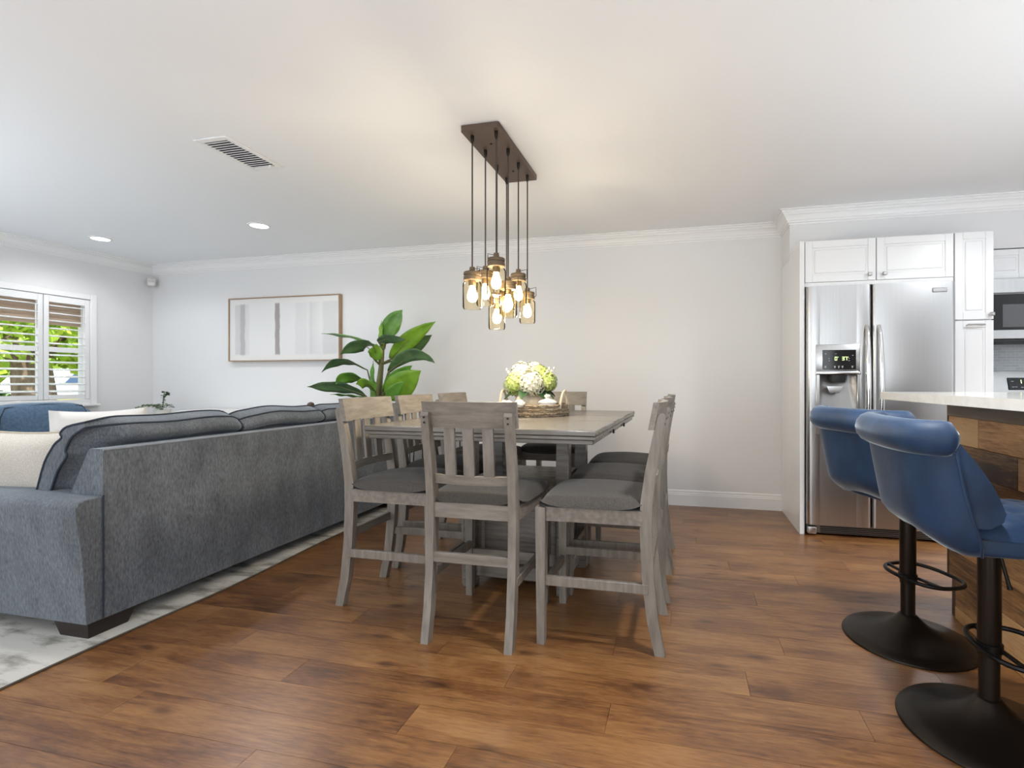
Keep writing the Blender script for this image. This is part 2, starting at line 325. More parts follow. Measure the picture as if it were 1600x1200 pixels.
# soft box: superellipsoid cushion with a crown, for upholstery
def soft_box(mb, cx, cy, cz, w, d, h, pw=6.0, n=10, crown=(0, 0, 0), mtx=None):
    vs = []; idx = {}; fs = []
    def vert(p):
        k = tuple(round(q, 6) for q in p)
        if k in idx: return idx[k]
        L = (abs(p[0]) ** pw + abs(p[1]) ** pw + abs(p[2]) ** pw) ** (1 / pw)
        q = [p[0] / L, p[1] / L, p[2] / L]
        x, y, z = q
        x2 = x * (1 + crown[0] * (1 - y * y) * (1 - z * z)); y2 = y * (1 + crown[1] * (1 - x * x) * (1 - z * z)); z2 = z * (1 + crown[2] * (1 - x * x) * (1 - y * y))
        vs.append((cx + x2 * w / 2, cy + y2 * d / 2, cz + z2 * h / 2)); idx[k] = len(vs) - 1
        return idx[k]
    for ax in range(3):
        for sg in (-1, 1):
            for i in range(n):
                for j in range(n):
                    q = []
                    for a, b in ((i, j), (i + 1, j), (i + 1, j + 1), (i, j + 1)):
                        u = -1 + 2 * a / n; v = -1 + 2 * b / n
                        p = [0, 0, 0]; p[ax] = sg; p[(ax + 1) % 3] = u; p[(ax + 2) % 3] = v; q.append(vert(p))
                    fs.append(q if sg > 0 else q[::-1])
    return mb.add(vs, fs, mtx)

# ================================================================ SETTING
XL, YB, ZC = -6.08, 4.70, 2.485
XR, YF = 4.4, -2.5
floor = struct('floor', MB().box(XL - .1, XR + .1, YF - .1, YB + .1, -0.10, -0.006), M['subfloor'])
# laminate planks, one object each
PW, PL = 0.155, 1.22
pm = MB().box(-PL / 2 + .0007, PL / 2 - .0007, -PW / 2 + .0006, PW / 2 - .0006, -0.006, 0.0).mesh('plank', M['floor'])
row = 0; y = YB - PW / 2 - .005
while y > 0.55:
    off = (row * 0.437 + random.uniform(-.12, .12)) % PL
    x = XL + off - PL / 2
    while x - PL / 2 < 3.3:
        x0 = max(x - PL / 2, XL + .002)
        if x + PL / 2 - x0 > 0.1:
            o = bpy.data.objects.new('plank', pm); COL.objects.link(o); o.parent = floor
            o.location = ((x0 + x + PL / 2) / 2, y, 0); o.scale = ((x + PL / 2 - x0) / PL, 1, 1)
        x += PL
    y -= PW; row += 1
ylast = y + PW / 2
big = MB().box(XL + .002, XR, YF, ylast - .001, -0.006, 0.0); big.box(3.95, XR, ylast, YB - .005, -0.006, 0)
obj('laminate_field', big, M['floor'], floor, kind='stuff')

ceiling = struct('ceiling', MB().box(XL - .15, XR + .15, YF - .15, YB + .15, ZC, ZC + .12), M['ceiling'])
struct('wall_back', MB().box(XL - .15, XR + .15, YB, YB + .15, 0, ZC), M['wall'])
# left wall with the window opening
WY0, WY1, WZ0, WZ1 = 2.45, 4.035, 0.93, 1.985
wl = MB().box(XL - .15, XL, YF, WY0, 0, ZC).box(XL - .15, XL, WY1, YB, 0, ZC).box(XL - .15, XL, WY0, WY1, 0, WZ0).box(XL - .15, XL, WY0, WY1, WZ1, ZC)
struct('wall_left', wl, M['wall'])
struct('wall_right', MB().box(XR, XR + .15, YF, YB, 0, ZC), M['wall'])
# wall behind the camera with two patio-door openings
wf = MB().box(XL, -4.0, YF - .15, YF, 0, ZC).box(-1.2, 0.0, YF - .15, YF, 0, ZC).box(2.8, XR, YF - .15, YF, 0, ZC).box(-4.0, -1.2, YF - .15, YF, 2.2, ZC).box(0.0, 2.8, YF - .15, YF, 2.2, ZC)
struct('wall_front', wf, M['wall'])
# kitchen bulkhead above the cabinets
SX, SY = 0.84, 4.365
struct('wall_kitchen', MB().box(SX, XR, SY, YB, 2.10, ZC), M['wall'])

CR = [(0, 0), (0, -.112), (.008, -.112), (.010, -.100), (.020, -.096), (.022, -.084), (.030, -.080), (.036, -.062), (.048, -.046), (.058, -.040), (.058, -.028), (.070, -.024), (.070, -.010), (.086, -.008), (.086, 0)]
def crown(name, path):
    """sweep the crown profile along a path of (x, y, nx, ny) mitre points"""
    mb = MB(); n = len(CR); vs = []
    for x, y, nx, ny in path:
        for a, b in CR: vs.append((x + nx * a, y + ny * a, ZC + b))
    fs = [[i * n + k, i * n + (k + 1) % n, (i + 1) * n + (k + 1) % n, (i + 1) * n + k] for i in range(len(path) - 1) for k in range(n)]
    fs += [list(range(n)), list(range((len(path) - 1) * n, len(path) * n))]
    struct(name, mb.add(vs, fs), M['trim'], sharp=20)
crown('trim_1', [(XL, YB, 1, -1), (SX, YB, -1, -1)])
crown('trim_2', [(XL, YF, 1, 1), (XL, YB, 1, -1)])
crown('trim_3', [(SX, YB, -1, -1), (SX, SY, -1, -1), (XR, SY, -1, -1)])
BP = [(0, 0), (.016, 0), (.016, .098), (.013, .104), (.013, .112), (.009, .118), (.009, .132), (.004, .140), (0, .140)]
struct('baseboard_back', MB().prism([(YB - a, b) for a, b in BP], 'x', XL + .02, SX - .001), M['trim'], sharp=20)
struct('baseboard_left', MB().prism([(XL + a, b) for a, b in BP], 'y', YF, YB - .02), M['trim'], sharp=20)

# ---------------------------------------------------------------- window with plantation shutters
win = thing('window_1', None, None, (XL, 0, 0), kind='structure')
fr = MB()
fx0, fx1 = -.02, .028
fr.box(fx0, fx1, WY0 - .06, WY0, .88, 2.035, .004).box(fx0, fx1, WY1, WY1 + .06, .88, 2.035, .004).box(fx0, fx1, WY0, WY1, 1.975, 2.035, .004).box(fx0, fx1, WY0, WY1, .88, .935, .004)
obj('window_frame', fr, M['trim'], win)
obj('window_sill', MB().box(-.13, .05, WY0 - .08, WY1 + .08, .862, .882, .004), M['trim'], win)
lv = MB().lathe([(0.001, -.18), (0.0315, -.18), (0.0315, .18), (0.001, .18)], n=10, sx=1, sy=.16)
lvm = None
pans = [(2.455, 2.842), (2.848, 3.238), (3.244, 3.634), (3.640, 4.032)]
for y0, y1 in pans:
    st_ = .042
    sh = MB().box(-.012, .018, y0, y0 + st_, .94, 1.972, .003).box(-.012, .018, y1 - st_, y1, .94, 1.972, .003)
    sh.box(-.012, .018, y0 + st_, y1 - st_, 1.905, 1.972, .003).box(-.012, .018, y0 + st_, y1 - st_, .94, .985, .003).box(-.012, .018, y0 + st_, y1 - st_, 1.412, 1.462, .003)
    panel = obj('shutter_panel', sh, M['trim'], win)
    yc = (y0 + y1) / 2; ln = (y1 - y0) - 2 * st_ - .004
    for a, b in ((1.01, 1.395), (1.485, 1.885)):
        k = 6
        for i in range(k):
            z = a + .012 + (b - a - .024) * i / (k - 1)
            me = MB().box(-.031, .031, -ln / 2, ln / 2, -.006, .006, .005).mesh('louver', M['trim']) if lvm is None else lvm
            lvm = me
            o = bpy.data.objects.new('louver', me); COL.objects.link(o); o.parent = panel
            o.location = (.003, yc, z); o.rotation_euler = (0, radians(10), 0)
    obj('tilt_rod', MB().tube([(.040, y1 - st_ - .03, 1.03), (.040, y1 - st_ - .03, 1.87)], .004, 6), M['trim'], panel)
obj('glass_pane', MB().box(-.128, -.122, WY0, WY1, WZ0, WZ1), M['pane'], win)
obj('mullion', MB().box(-.14, -.11, 3.22, 3.26, WZ0, WZ1), M['trim'], win)
aw = MB()
aw.grid(2, 60, lambda u, v: (-.10 + .006 * abs(sin(v * 7 * pi)), WY0 + .01 + u * (WY1 - WY0 - .02), 1.70 + v * .27))
aw.grid(2, 60, lambda u, v: (-.106 + .006 * abs(sin(v * 7 * pi)), WY0 + .01 + u * (WY1 - WY0 - .02), 1.70 + v * .27), flip=True)
aw.box(-.11, -.092, WY0 + .01, WY1 - .01, 1.69, 1.712, .003)
shade = obj('window_shade', aw, M['awning'], None, label='tan pleated fabric shade lowered over the upper window behind the shutters', cat='shade')
shade.location = (XL, 0, 0)

# ---------------------------------------------------------------- outside
obj('lawn', MB().box(-30, XL - .15, -14, 26, -.35, -.25), M['ground'], label='green lawn outside the shuttered window', cat='lawn', kind='stuff')
obj('street', MB().box(-29, -15, -13.5, 25.5, -.25, .15), M['street'], label='pale street beyond the lawn outside the window', cat='street', kind='stuff')
def leaves(mb, c, rad, n, size, rnd):
    for _ in range(n):
        while True:
            p = Vector((rnd.uniform(-1, 1), rnd.uniform(-1, 1), rnd.uniform(-1, 1)))
            if p.length < 1: break
        p = Vector((c[0] + p.x * rad[0], c[1] + p.y * rad[1], c[2] + p.z * rad[2]))
        a = Vector((rnd.gauss(0, 1), rnd.gauss(0, 1), rnd.gauss(0, 1))).normalized(); b = a.orthogonal().normalized()
        s_ = size * rnd.uniform(.6, 1.3)
        mb.add([p - a * s_, p + b * s_ * .45, p + a * s_, p - b * s_ * .45], [[0, 1, 2, 3]])
def tree(loc, label, h, r, trunk, blobs, seed, m='treeleaf', size=.10):
    rnd = random.Random(seed)
    t = thing('garden_tree', label, 'tree', loc)
    tr = MB().tube([(0, 0, -.3), (.05, .04, .5), (-.03, .02, 1.2), (.04, -.04, h)], [trunk * 1.3, trunk, trunk * .9, trunk * .7], 12)
    obj('trunk', tr, M['bark'], t)
    br = MB()
    for k in range(4):
        q = k * 1.7 + seed
        br.tube([(0, 0, h * .75), (cos(q) * .4, sin(q) * .4, h * 1.0), (cos(q) * 1.0, sin(q) * 1.0, h * 1.25)], [trunk * .5, trunk * .35, trunk * .15], 7)
    obj('branch', br, M['bark'], t)
    cm = MB()
    for c, rd, n in blobs: leaves(cm, c, rd, n, size, rnd)
    o = obj('crown', cm, M[m], t); o['kind'] = 'stuff'
tree((-9.6, 5.62, 0), 'broad-trunked leafy tree outside the left shutter panel', 1.7, 1, .26, [((0, 0, 2.4), (1.8, 1.6, 1.1), 2600), ((.6, .6, 1.5), (.5, .8, .3), 250)], 3)
tree((-9.2, 6.85, 0), 'leafy tree with a pale trunk outside the right shutter panel', 1.6, 1, .17, [((0, 0, 2.3), (1.7, 1.6, 1.0), 2400)], 9)
hd = thing('garden_hedge', 'low dark green hedge under the trees outside the window', 'hedge', (-10.5, 5.0, -.25))
hb = MB(); leaves(hb, (0, 0, .6), (.6, 1.35, .75), 1900, .10, random.Random(5)); o = obj('foliage', hb, M['hedge'], hd); o['kind'] = 'stuff'
st2 = MB()
for k in range(9): st2.tube([(random.uniform(-.3, .3), -1.2 + k * .3, 0), (random.uniform(-.4, .4), -1.2 + k * .3, .8)], .02, 6)
o = obj('stems', st2, M['bark'], hd); o['kind'] = 'stuff'
far = thing('background_trees', 'dense bright green row of trees far beyond the street', 'trees', (-24, 14, -.25), kind='stuff')
fb = MB(); leaves(fb, (0, 0, 2.6), (2.5, 14, 3.2), 6000, .34, random.Random(8)); o = obj('foliage', fb, M['treeleaf'], far); o['kind'] = 'stuff'
# parked car
car = thing('parked_car', 'white car parked in the street outside the window', 'car', (-16.4, 10.7, .15), radians(97))
body = MB().prism([(-2.1, .30), (-2.15, .62), (-1.95, .80), (-1.3, .88), (-.9, 1.28), (.35, 1.36), (.95, .92), (1.85, .78), (2.1, .60), (2.1, .30)], 'y', -.85, .85)
obj('body', body, M['carpaint'], car)
cg = MB().prism([(-1.15, .90), (-.84, 1.22), (.30, 1.29), (.78, .93)], 'y', -.86, .86); obj('window_band', cg, M['carglass'], car)
for wx in (-1.35, 1.3):
    for sy in (-1, 1):
        obj('wheel', MB().lathe([(.10, -.09), (.31, -.09), (.32, -.05), (.32, .05), (.31, .09), (.10, .09)], n=18, mtx=Matrix.Translation((wx, sy * .80, .32)) @ Matrix.Rotation(pi / 2, 4, 'X')), M['rubber'], car)
yb = thing('yellow_planter', 'small yellow planter outside the right shutter panel', 'planter', (-7.6, 4.9, .66))
obj('bowl', MB().lathe([(.10, 0), (.16, .12), (.18, .28), (.165, .28), (.15, .14), (.0, .10)], n=18), M['yellow'], yb)
obj('post', MB().lathe([(.04, -.915), (.04, 0)], n=10), M['whitewood'], yb)

# ---------------------------------------------------------------- ceiling fittings
for i, (x, y, lab) in enumerate(((-5.404, 3.684, 'round recessed ceiling light nearer the shuttered window'), (-3.60, 3.693, 'round recessed ceiling light farther from the window, left of the vent'))):
    t = thing('recessed_light', lab, 'ceiling light', (x, y, ZC), group='recessed ceiling lights')
    obj('trim_ring', MB().lathe([(.070, -.002), (.072, -.008), (.088, -.006), (.092, 0)], n=36), M['trim'], t)
    obj('lens', MB().lathe([(.0001, -.006), (.072, -.006), (.072, -.001), (.0001, -.001)], n=36), M['downlight'], t)
def spot(loc, power, col=(.96, .98, 1.0), size=radians(150), blend=.6):
    l = bpy.data.lights.new('downlight', 'SPOT'); l.energy = power; l.color = col; l.spot_size = size; l.spot_blend = blend; l.shadow_soft_size = .07
    o = bpy.data.objects.new('downlight', l); COL.objects.link(o); o.location = loc
for x, y, p in ((-5.404, 3.684, 30), (-3.60, 3.693, 34), (-5.404, 1.9, 38), (-3.60, 1.9, 64)): spot((x, y, ZC - .02), p, size=radians(158))
# kitchen downlights, right of the picture; middle lamp added unseen to brighten the floor
for x, y, p in ((2.33, 2.65, 200), (.42, 1.72, 125), (3.7, 2.4, 60)): spot((x, y, ZC - .02), p, size=radians(108), blend=.7)
spot((2.33, 2.60, ZC - .02), 60, size=radians(160), blend=.3)

vt = thing('ceiling_vent', 'white rectangular louvred air vent in the ceiling', 'vent', (-2.578, 2.512, ZC))
fw, fl, iw, il = .113, .215, .082, .175
vf = MB().box(-fw, -iw, -fl, fl, -.008, 0, .003).box(iw, fw, -fl, fl, -.008, 0, .003).box(-iw, iw, -fl, -il, -.008, 0, .003).box(-iw, iw, il, fl, -.008, 0, .003)
obj('vent_frame', vf, M['trim'], vt)
obj('duct', MB().box(-iw, iw, -il, il, -.0012, 0), mat('duct_grey', (0.12, 0.12, 0.12), .8), vt)
sm = MB().box(-iw, iw, -.0105, .0105, -.0012, .0012).mesh('slat', M['trim'])
for i in range(14):
    o = bpy.data.objects.new('slat', sm); COL.objects.link(o); o.parent = vt; o.location = (0, -il + .014 + i * (2 * il - .028) / 13, -.006); o.rotation_euler = (radians(24), 0, 0)
obj('damper_lever', MB().box(.05, .062, .155, .163, -.022, -.004, .001), M['trim'], vt)

sn = thing('motion_sensor', 'small white motion sensor high in the room corner', 'sensor', (-6.01, 4.63, 2.225), radians(45))
obj('sensor_body', MB().box(-.04, .04, -.035, .03, 0, .095, .012, 2), M['sensor'], sn)
obj('sensor_lens', MB().box(-.028, .028, -.040, -.03, .01, .05, .006, 2), M['whitewood'], sn)

# ================================================================ FURNITURE, LARGE
# ---------------------------------------------------------------- rug
rg = thing('area_rug', 'distressed grey and off-white area rug under the blue-grey sofa', 'rug', (0, 0, 0))
def rug_edge(y): return -2.415 + .022 * sin(y * 3.1 + 1.0) * min(1, max(0, (y - 1.2))) - .02 * (y - 2.4) * .5
n = 60; pts = []
RY0, RY1, RX0 = .60, 3.98, -5.5
vs = []; 
for i in range(n + 1):
    yy = RY0 + (RY1 - RY0) * i / n
    vs += [(RX0, yy, .001), (rug_edge(yy), yy, .001), (rug_edge(yy), yy, .009), (RX0, yy, .009)]
fs = []
for i in range(n):
    for k in range(4): fs.append([i * 4 + k, i * 4 + (k + 1) % 4, i * 4 + 4 + (k + 1) % 4, i * 4 + 4 + k])
fs += [[3, 2, 1, 0], [n * 4, n * 4 + 1, n * 4 + 2, n * 4 + 3]]
obj('pile', MB().add(vs, fs), M['rug'], rg)
obj('binding', MB().tube([(rug_edge(RY0 + (RY1 - RY0) * i / n) + .001, RY0 + (RY1 - RY0) * i / n, .005) for i in range(n + 1)], .0045, 6), M['rugedge'], rg)

# ---------------------------------------------------------------- sofa (back to the dining table)
sofa = thing('sofa', 'long blue-grey chenille sofa with its back to the dining table', 'sofa', (-2.487, 1.63, .009))
# local: x negative = towards the window (front of the sofa), y along the back
SLn = 2.62
bk = MB().prism([(0, .065), (0, .800), (-.012, .812), (-.075, .812), (-.088, .800), (-.235, .52), (-.235, .065)], 'y', .075, SLn - .075)
obj('back_frame', bk, M['sofa'], sofa)
obj('back_welt', MB().tube([(-.004, .078, .808), (-.004, SLn - .078, .808)], .006, 8), mat('pale_welt', (0.25, 0.28, 0.32), .8), sofa)
obj('corner_seam', MB().tube([(.001, .0765, .07), (.001, .0765, .61)], .0035, 6), M['welt'], sofa)
def arm(y_out, sgn):
    mb = MB(); prof = [(0, .065), (-.012 * sgn, .30), (-.045 * sgn, .56), (-.040 * sgn, .592), (-.015 * sgn, .604), (.10 * sgn, .607), (.165 * sgn, .600), (.185 * sgn, .575), (.17 * sgn, .065)]
    mb.prism([(y_out + a, b) for a, b in prof], 'x', -.98, 0.0)
    return mb
def arm_prism(y_out, sgn):
    prof = [(0, .065), (-.008, .20), (-.020, .38), (-.040, .54), (-.040, .572), (-.030, .592), (-.008, .603), (.06, .607), (.14, .606), (.165, .600), (.178, .585), (.18, .56), (.18, .065)]
    mb = MB()
    poly = [(y_out + sgn * a, b) for a, b in prof]
    n_ = len(poly); xs = [-.002, -.008, -.95, -.985, -1.0]; ins = [.004, 0, 0, .006, .02]
    yc_ = y_out + sgn * .08; zc_ = .33; vs = []
    for x_, i_ in zip(xs, ins):
        for yy, zz in poly:
            f = i_ / max(.05, sqrt((yy - yc_) ** 2 + (zz - zc_) ** 2)); vs.append((x_, yy + (yc_ - yy) * f, zz + ((zc_ - zz) * f if zz > .1 else 0)))
    fs = [[i * n_ + k, i * n_ + (k + 1) % n_, (i + 1) * n_ + (k + 1) % n_, (i + 1) * n_ + k] for i in range(len(xs) - 1) for k in range(n_)]
    fs += [list(range(n_)), list(range((len(xs) - 1) * n_, len(xs) * n_))]
    return mb.add(vs, fs)
obj('arm', arm_prism(.012, 1), M['sofa'], sofa, sharp=50)
obj('arm', arm_prism(SLn - .012, -1), M['sofa'], sofa, sharp=50)
obj('seat_deck', MB().box(-.93, -.20, .19, SLn - .19, .10, .30, .02, 2), M['sofa'], sofa)
cw = (SLn - .20 - .16) / 3
cy0 = [(.105, .88), (.885, 1.60), (1.605, SLn - .19)]
for a, b in cy0:
    ya, yb_ = max(a, .195), b
    sc = MB(); soft_box(sc, -.60, (ya + yb_) / 2, .375, .76, yb_ - ya - .01, .19, 7, 8, (0, 0, .12))
    obj('seat_cushion', sc, M['sofa'], sofa, sharp=60)
# back cushions: T-shaped, lean against the back, overhang its top edge; the end one sits over the arm
def crs(P, k):
    out = []
    for i in range(len(P) - 1):
        a, b, c, d = P[max(0, i - 1)], P[i], P[i + 1], P[min(len(P) - 1, i + 2)]
        for j in range(k):
            t = j / k
            out.append(tuple(.5 * (2 * b[q] + (c[q] - a[q]) * t + (2 * a[q] - 5 * b[q] + 4 * c[q] - d[q]) * t * t + (3 * b[q] - a[q] - 3 * c[q] + d[q]) * t ** 3) for q in range(len(b))))
    return out + [P[-1]]
def back_cushion(y0, y1):
    """profile in local x-z (leaning), swept along y with rounded ends; piping on front and rear edges"""
    # end section (it sits on the sofa arm, pinched at the height of the back) and the plump middle section
    rear_e = crs([(-.360, .600), (-.318, .695), (-.262, .765), (-.268, .790), (-.258, .815), (-.220, .862), (-.150, .898)], 3)
    front_e = crs([(-.150, .925), (-.258, .903), (-.300, .872), (-.292, .850), (-.340, .815), (-.400, .735), (-.450, .600)], 3)
    rear_m = crs([(-.250, .600), (-.240, .68), (-.215, .745), (-.150, .800), (-.085, .822), (-.062, .855), (-.100, .898)], 3)
    front_m = crs([(-.185, .930), (-.240, .915), (-.290, .880), (-.320, .840), (-.360, .78), (-.400, .70), (-.440, .600)], 3)
    rear = rear_m; front = front_m
    prof = rear + front
    N = 26; mb = MB(); cx = -.26; cz = .77; rows = []
    for i in range(N + 1):
        t = i / N; e = min(t, 1 - t) * (y1 - y0)
        k = 1 - (.10 if y0 > .2 or t > .5 else .02) * max(0, 1 - e / .07) ** 2
        sag = .012 * sin(t * pi) + .006 * sin(t * 9 + y0 * 5)
        yy = y0 + (y1 - y0) * t
        bl = min(1, max(0, (yy - y0) / .16)) if y0 < .2 else 1; bl = bl * bl * (3 - 2 * bl)
        prof = [(a[0] + (b[0] - a[0]) * bl, a[1] + (b[1] - a[1]) * bl) for a, b in zip(rear_e + front_e, rear_m + front_m)]
        rows.append([(cx + (px - cx) * k, yy, cz + (pz - cz) * k + (sag if pz > .8 else 0)) if pz > .65 or yy < .20 else (px, yy, pz - .13) for px, pz in prof])
    n_ = len(prof); vs = [p for r in rows for p in r]
    fs = [[i * n_ + k, i * n_ + (k + 1) % n_, (i + 1) * n_ + (k + 1) % n_, (i + 1) * n_ + k] for i in range(N) for k in range(n_)]
    fs += [list(range(n_)), list(range(N * n_, (N + 1) * n_))]
    c = obj('back_cushion', mb.add(vs, fs), M['sofa'], sofa, sharp=70)
    # piping: round the rear face outline, and the front one
    r_in = len(rear)
    path = [rows[0][k] for k in range(r_in)] + [r[r_in - 1] for r in rows[1:-1]] + [rows[-1][k] for k in range(r_in - 1, -1, -1)]
    obj('piping', MB().tube(path, .0055, 6), M['welt'], c)
    path = [rows[0][k] for k in range(n_ - 1, r_in - 1, -1)] + [r[r_in] for r in rows[1:-1]] + [rows[-1][k] for k in range(r_in, n_)]
    obj('piping', MB().tube(path, .0055, 6), M['welt'], c)
for a, b in cy0: back_cushion(a, b)
for fxx, fy in ((-.005, .02), (-.005, SLn - .02), (-.93, .02), (-.93, SLn - .02)):
    sg = 1 if fy < 1 else -1; sgx = -1 if fxx > -.5 else 1
    ft = MB()
    ax, bx = fxx, fxx + sgx * .20; ay, by = fy, fy + sg * .20
    ax2, bx2 = fxx + sgx * .004, fxx + sgx * .165; ay2, by2 = fy + sg * .004, fy + sg * .165
    ft.add([(ax, ay, .066), (bx, ay, .066), (bx, by, .066), (ax, by, .066), (ax2, ay2, .0), (bx2, ay2, .0), (bx2, by2, .0), (ax2, by2, .0)], [[0, 1, 2, 3], [7, 6, 5, 4], [0, 4, 5, 1], [1, 5, 6, 2], [2, 6, 7, 3], [3, 7, 4, 0]])
    obj('foot', ft, M['foot'], sofa)

# throw pillows
def pillow(name, label, m, loc, rot, w, h, t, group=None, pipe=None):
    mb = MB(); n_ = 14
    def sh(u, v, sg):
        a, b = u * 2 - 1, v * 2 - 1
        f = (max(0, 1 - abs(a) ** 2.6) * max(0, 1 - abs(b) ** 2.6)) ** .5
        pin = 1 - .07 * (1 - abs(a) ** 2) * abs(b) ** 3; pin2 = 1 - .07 * (1 - abs(b) ** 2) * abs(a) ** 3
        return (a * w / 2 * pin2, sg * t / 2 * f * (1 + .05 * sin(a * 5 + b * 3)), h / 2 + b * h / 2 * pin)
    mb.grid(n_, n_, lambda u, v: sh(u, v, 1), flip=True); mb.grid(n_, n_, lambda u, v: sh(u, v, -1))
    t_ = thing(name, label, 'pillow', loc, 0, group); t_.rotation_euler = rot
    obj('cover', mb, m, t_, sharp=80)
    if pipe:
        edge = [sh(u / 20, 0, 0) for u in range(20)] + [sh(1, u / 20, 0) for u in range(20)] + [sh(1 - u / 20, 1, 0) for u in range(20)] + [sh(0, 1 - u / 20, 0) for u in range(20)]
        obj('piping', MB().tube(edge, .005, 6, closed=True), pipe, t_)
    return t_
pillow('throw_pillow', 'large cream linen pillow propped inside the near sofa arm', M['cream'], (-3.12, 1.885, .49), (radians(12), 0, radians(8)), .52, .40, .20, pipe=M['rope'])
pillow('throw_pillow', 'white lumpy pillow standing behind the cream linen pillow', M['whitelinen'], (-3.10, 2.09, .49), (radians(8), 0, radians(76)), .42, .49, .20)

# ---------------------------------------------------------------- loveseat under the window
lo = thing('loveseat', 'blue upholstered loveseat under the shuttered window', 'loveseat', (-5.98, 2.05, .009))
obj('base', MB().box(.02, .92, .02, 1.83, .06, .36, .03, 2), M['armchair'], lo)
lb = MB(); soft_box(lb, .14, .93, .56, .22, 1.84, .60, 8, 10); obj('back_frame', lb, M['armchair'], lo, sharp=60)
for y0 in (.22, .945):
    c = MB(); soft_box(c, .34, y0 + .35, .67, .24, .71, .48, 5, 12, (.25, 0, .04), Matrix.Rotation(radians(0), 4, 'Y')); q = obj('back_cushion', c, M['armchair'], lo, sharp=60)
    obj('piping', MB().tube([(.44, y0 + .02, .60), (.445, y0 + .03, .80), (.43, y0 + .07, .885), (.425, y0 + .35, .905), (.43, y0 + .63, .885), (.445, y0 + .67, .80), (.44, y0 + .68, .60)], .006, 6), M['welt'], q)
    c = MB(); soft_box(c, .62, y0 + .35, .42, .60, .71, .17, 6, 8, (0, 0, .15)); obj('seat_cushion', c, M['armchair'], lo, sharp=60)
for y0 in (.0, 1.66):
    c = MB(); soft_box(c, .47, y0 + .10, .33, .90, .21, .55, 8, 8); obj('arm', c, M['armchair'], lo, sharp=60)
for fx_ in (.08, .86):
    for fy in (.08, 1.77): obj('foot', MB().box(fx_ - .035, fx_ + .035, fy - .035, fy + .035, 0, .06, .004), M['foot'], lo)
pillow('accent_pillow', 'ochre patterned pillow at the left end of the blue loveseat', M['ochre'], (-5.42, 2.71, .51), (radians(6), 0, radians(85)), .40, .36, .14)

# ---------------------------------------------------------------- white sideboard on the back wall, with ornaments
sb = thing('sideboard', 'low white sideboard against the back wall behind the sofa', 'sideboard', (-4.33, 4.43, 0))
obj('top', MB().box(-.84, .84, -.225, .225, .79, .815, .004), M['whitewood'], sb)
obj('carcass', MB().box(-.81, .81, -.20, .21, .12, .79, .004), M['whitewood'], sb)
for i in range(3):
    d_ = obj('door', MB().box(-.80 + i * .535, -.27 + i * .535, -.222, -.202, .14, .775, .004), M['whitewood'], sb)
    obj('knob', MB().lathe([(.006, 0), (.006, .012), (.013, .018), (.013, .026), (.002, .03)], n=12, mtx=Matrix.Translation((-.32 + i * .535, -.222, .5)) @ Matrix.Rotation(pi / 2, 4, 'X')), M['nickel'], d_)
for sx in (-.76, .76):
    for sy in (-.17, .17): obj('leg', MB().box(sx - .025, sx + .025, sy - .025, sy + .025, 0, .12, .003), M['whitewood'], sb)
orn = thing('wooden_ornament', 'small carved wooden knob ornament on the white sideboard', 'ornament', (-3.68, 4.42, .815))
obj('base', MB().lathe([(.03, 0), (.032, .012), (.012, .02), (.012, .03)], n=16), M['frameoak'], orn)
ob = MB(); ob.lathe([(.001, .028), (.02, .032), (.034, .05), (.036, .065), (.028, .085), (.012, .094), (.001, .096)], n=16); obj('knob', ob, M['darkwood'], orn)
# corner plant stand with a spidery fern
cs = thing('corner_table', 'small white side table in the room corner holding the trailing fern', 'table', (-5.40, 4.27, 0))
obj('top', MB().lathe([(.001, .70), (.19, .70), (.195, .71), (.19, .72), (.001, .72)], n=28), M['whitewood'], cs)
for k in range(3):
    q = k * 2.1 + .5; obj('leg', MB().tube([(cos(q) * .12, sin(q) * .12, .70), (cos(q) * .17, sin(q) * .17, 0)], [.014, .010], 8), M['whitewood'], cs)
fe = thing('potted_fern', 'small trailing fern in a white pot in the room corner', 'plant', (-5.40, 4.27, .72))
obj('pot', MB().lathe([(.045, 0), (.07, .03), (.078, .10), (.070, .10), (.062, .04), (.001, .03)], n=20), M['porcelain'], fe)
obj('soil', MB().lathe([(.001, .085), (.070, .085), (.070, .09), (.001, .092)], n=20), M['soil'], fe)
rnd = random.Random(4)
for k in range(9):
    q = k * 2 * pi / 9 + rnd.uniform(-.2, .2)
    R_ = .05 if k < 3 else rnd.uniform(.16, .21); H_ = .20 - k * .012 if k < 3 else .07
    P = [(0, 0, .09), (cos(q) * R_ * .35, sin(q) * R_ * .35, .09 + H_ * .75), (cos(q) * R_ * .75, sin(q) * R_ * .75, .09 + H_ * (1.0 if k < 3 else .85)), (cos(q) * R_ * 1.15, sin(q) * R_ * 1.15, .09 + H_ * (.95 if k < 3 else .35))]
    mb = MB().tube(P, .0025, 5)
    for i in range(16):
        t = .2 + .8 * i / 15; s_ = t * 3; a = min(2, int(s_)); f = s_ - a
        p = Vector(P[a]).lerp(Vector(P[a + 1]), f)
        for sg in (-1, 1):
            d = Vector((-sin(q) * sg, cos(q) * sg, rnd.uniform(-.3, .5))).normalized() * .034; e = Vector((cos(q), sin(q), .2)) * .012
            mb.add([p, p + d * .5 + e, p + d, p + d * .5 - e], [[0, 1, 2, 3]])
    obj('frond', mb, M['leafdark'], fe)

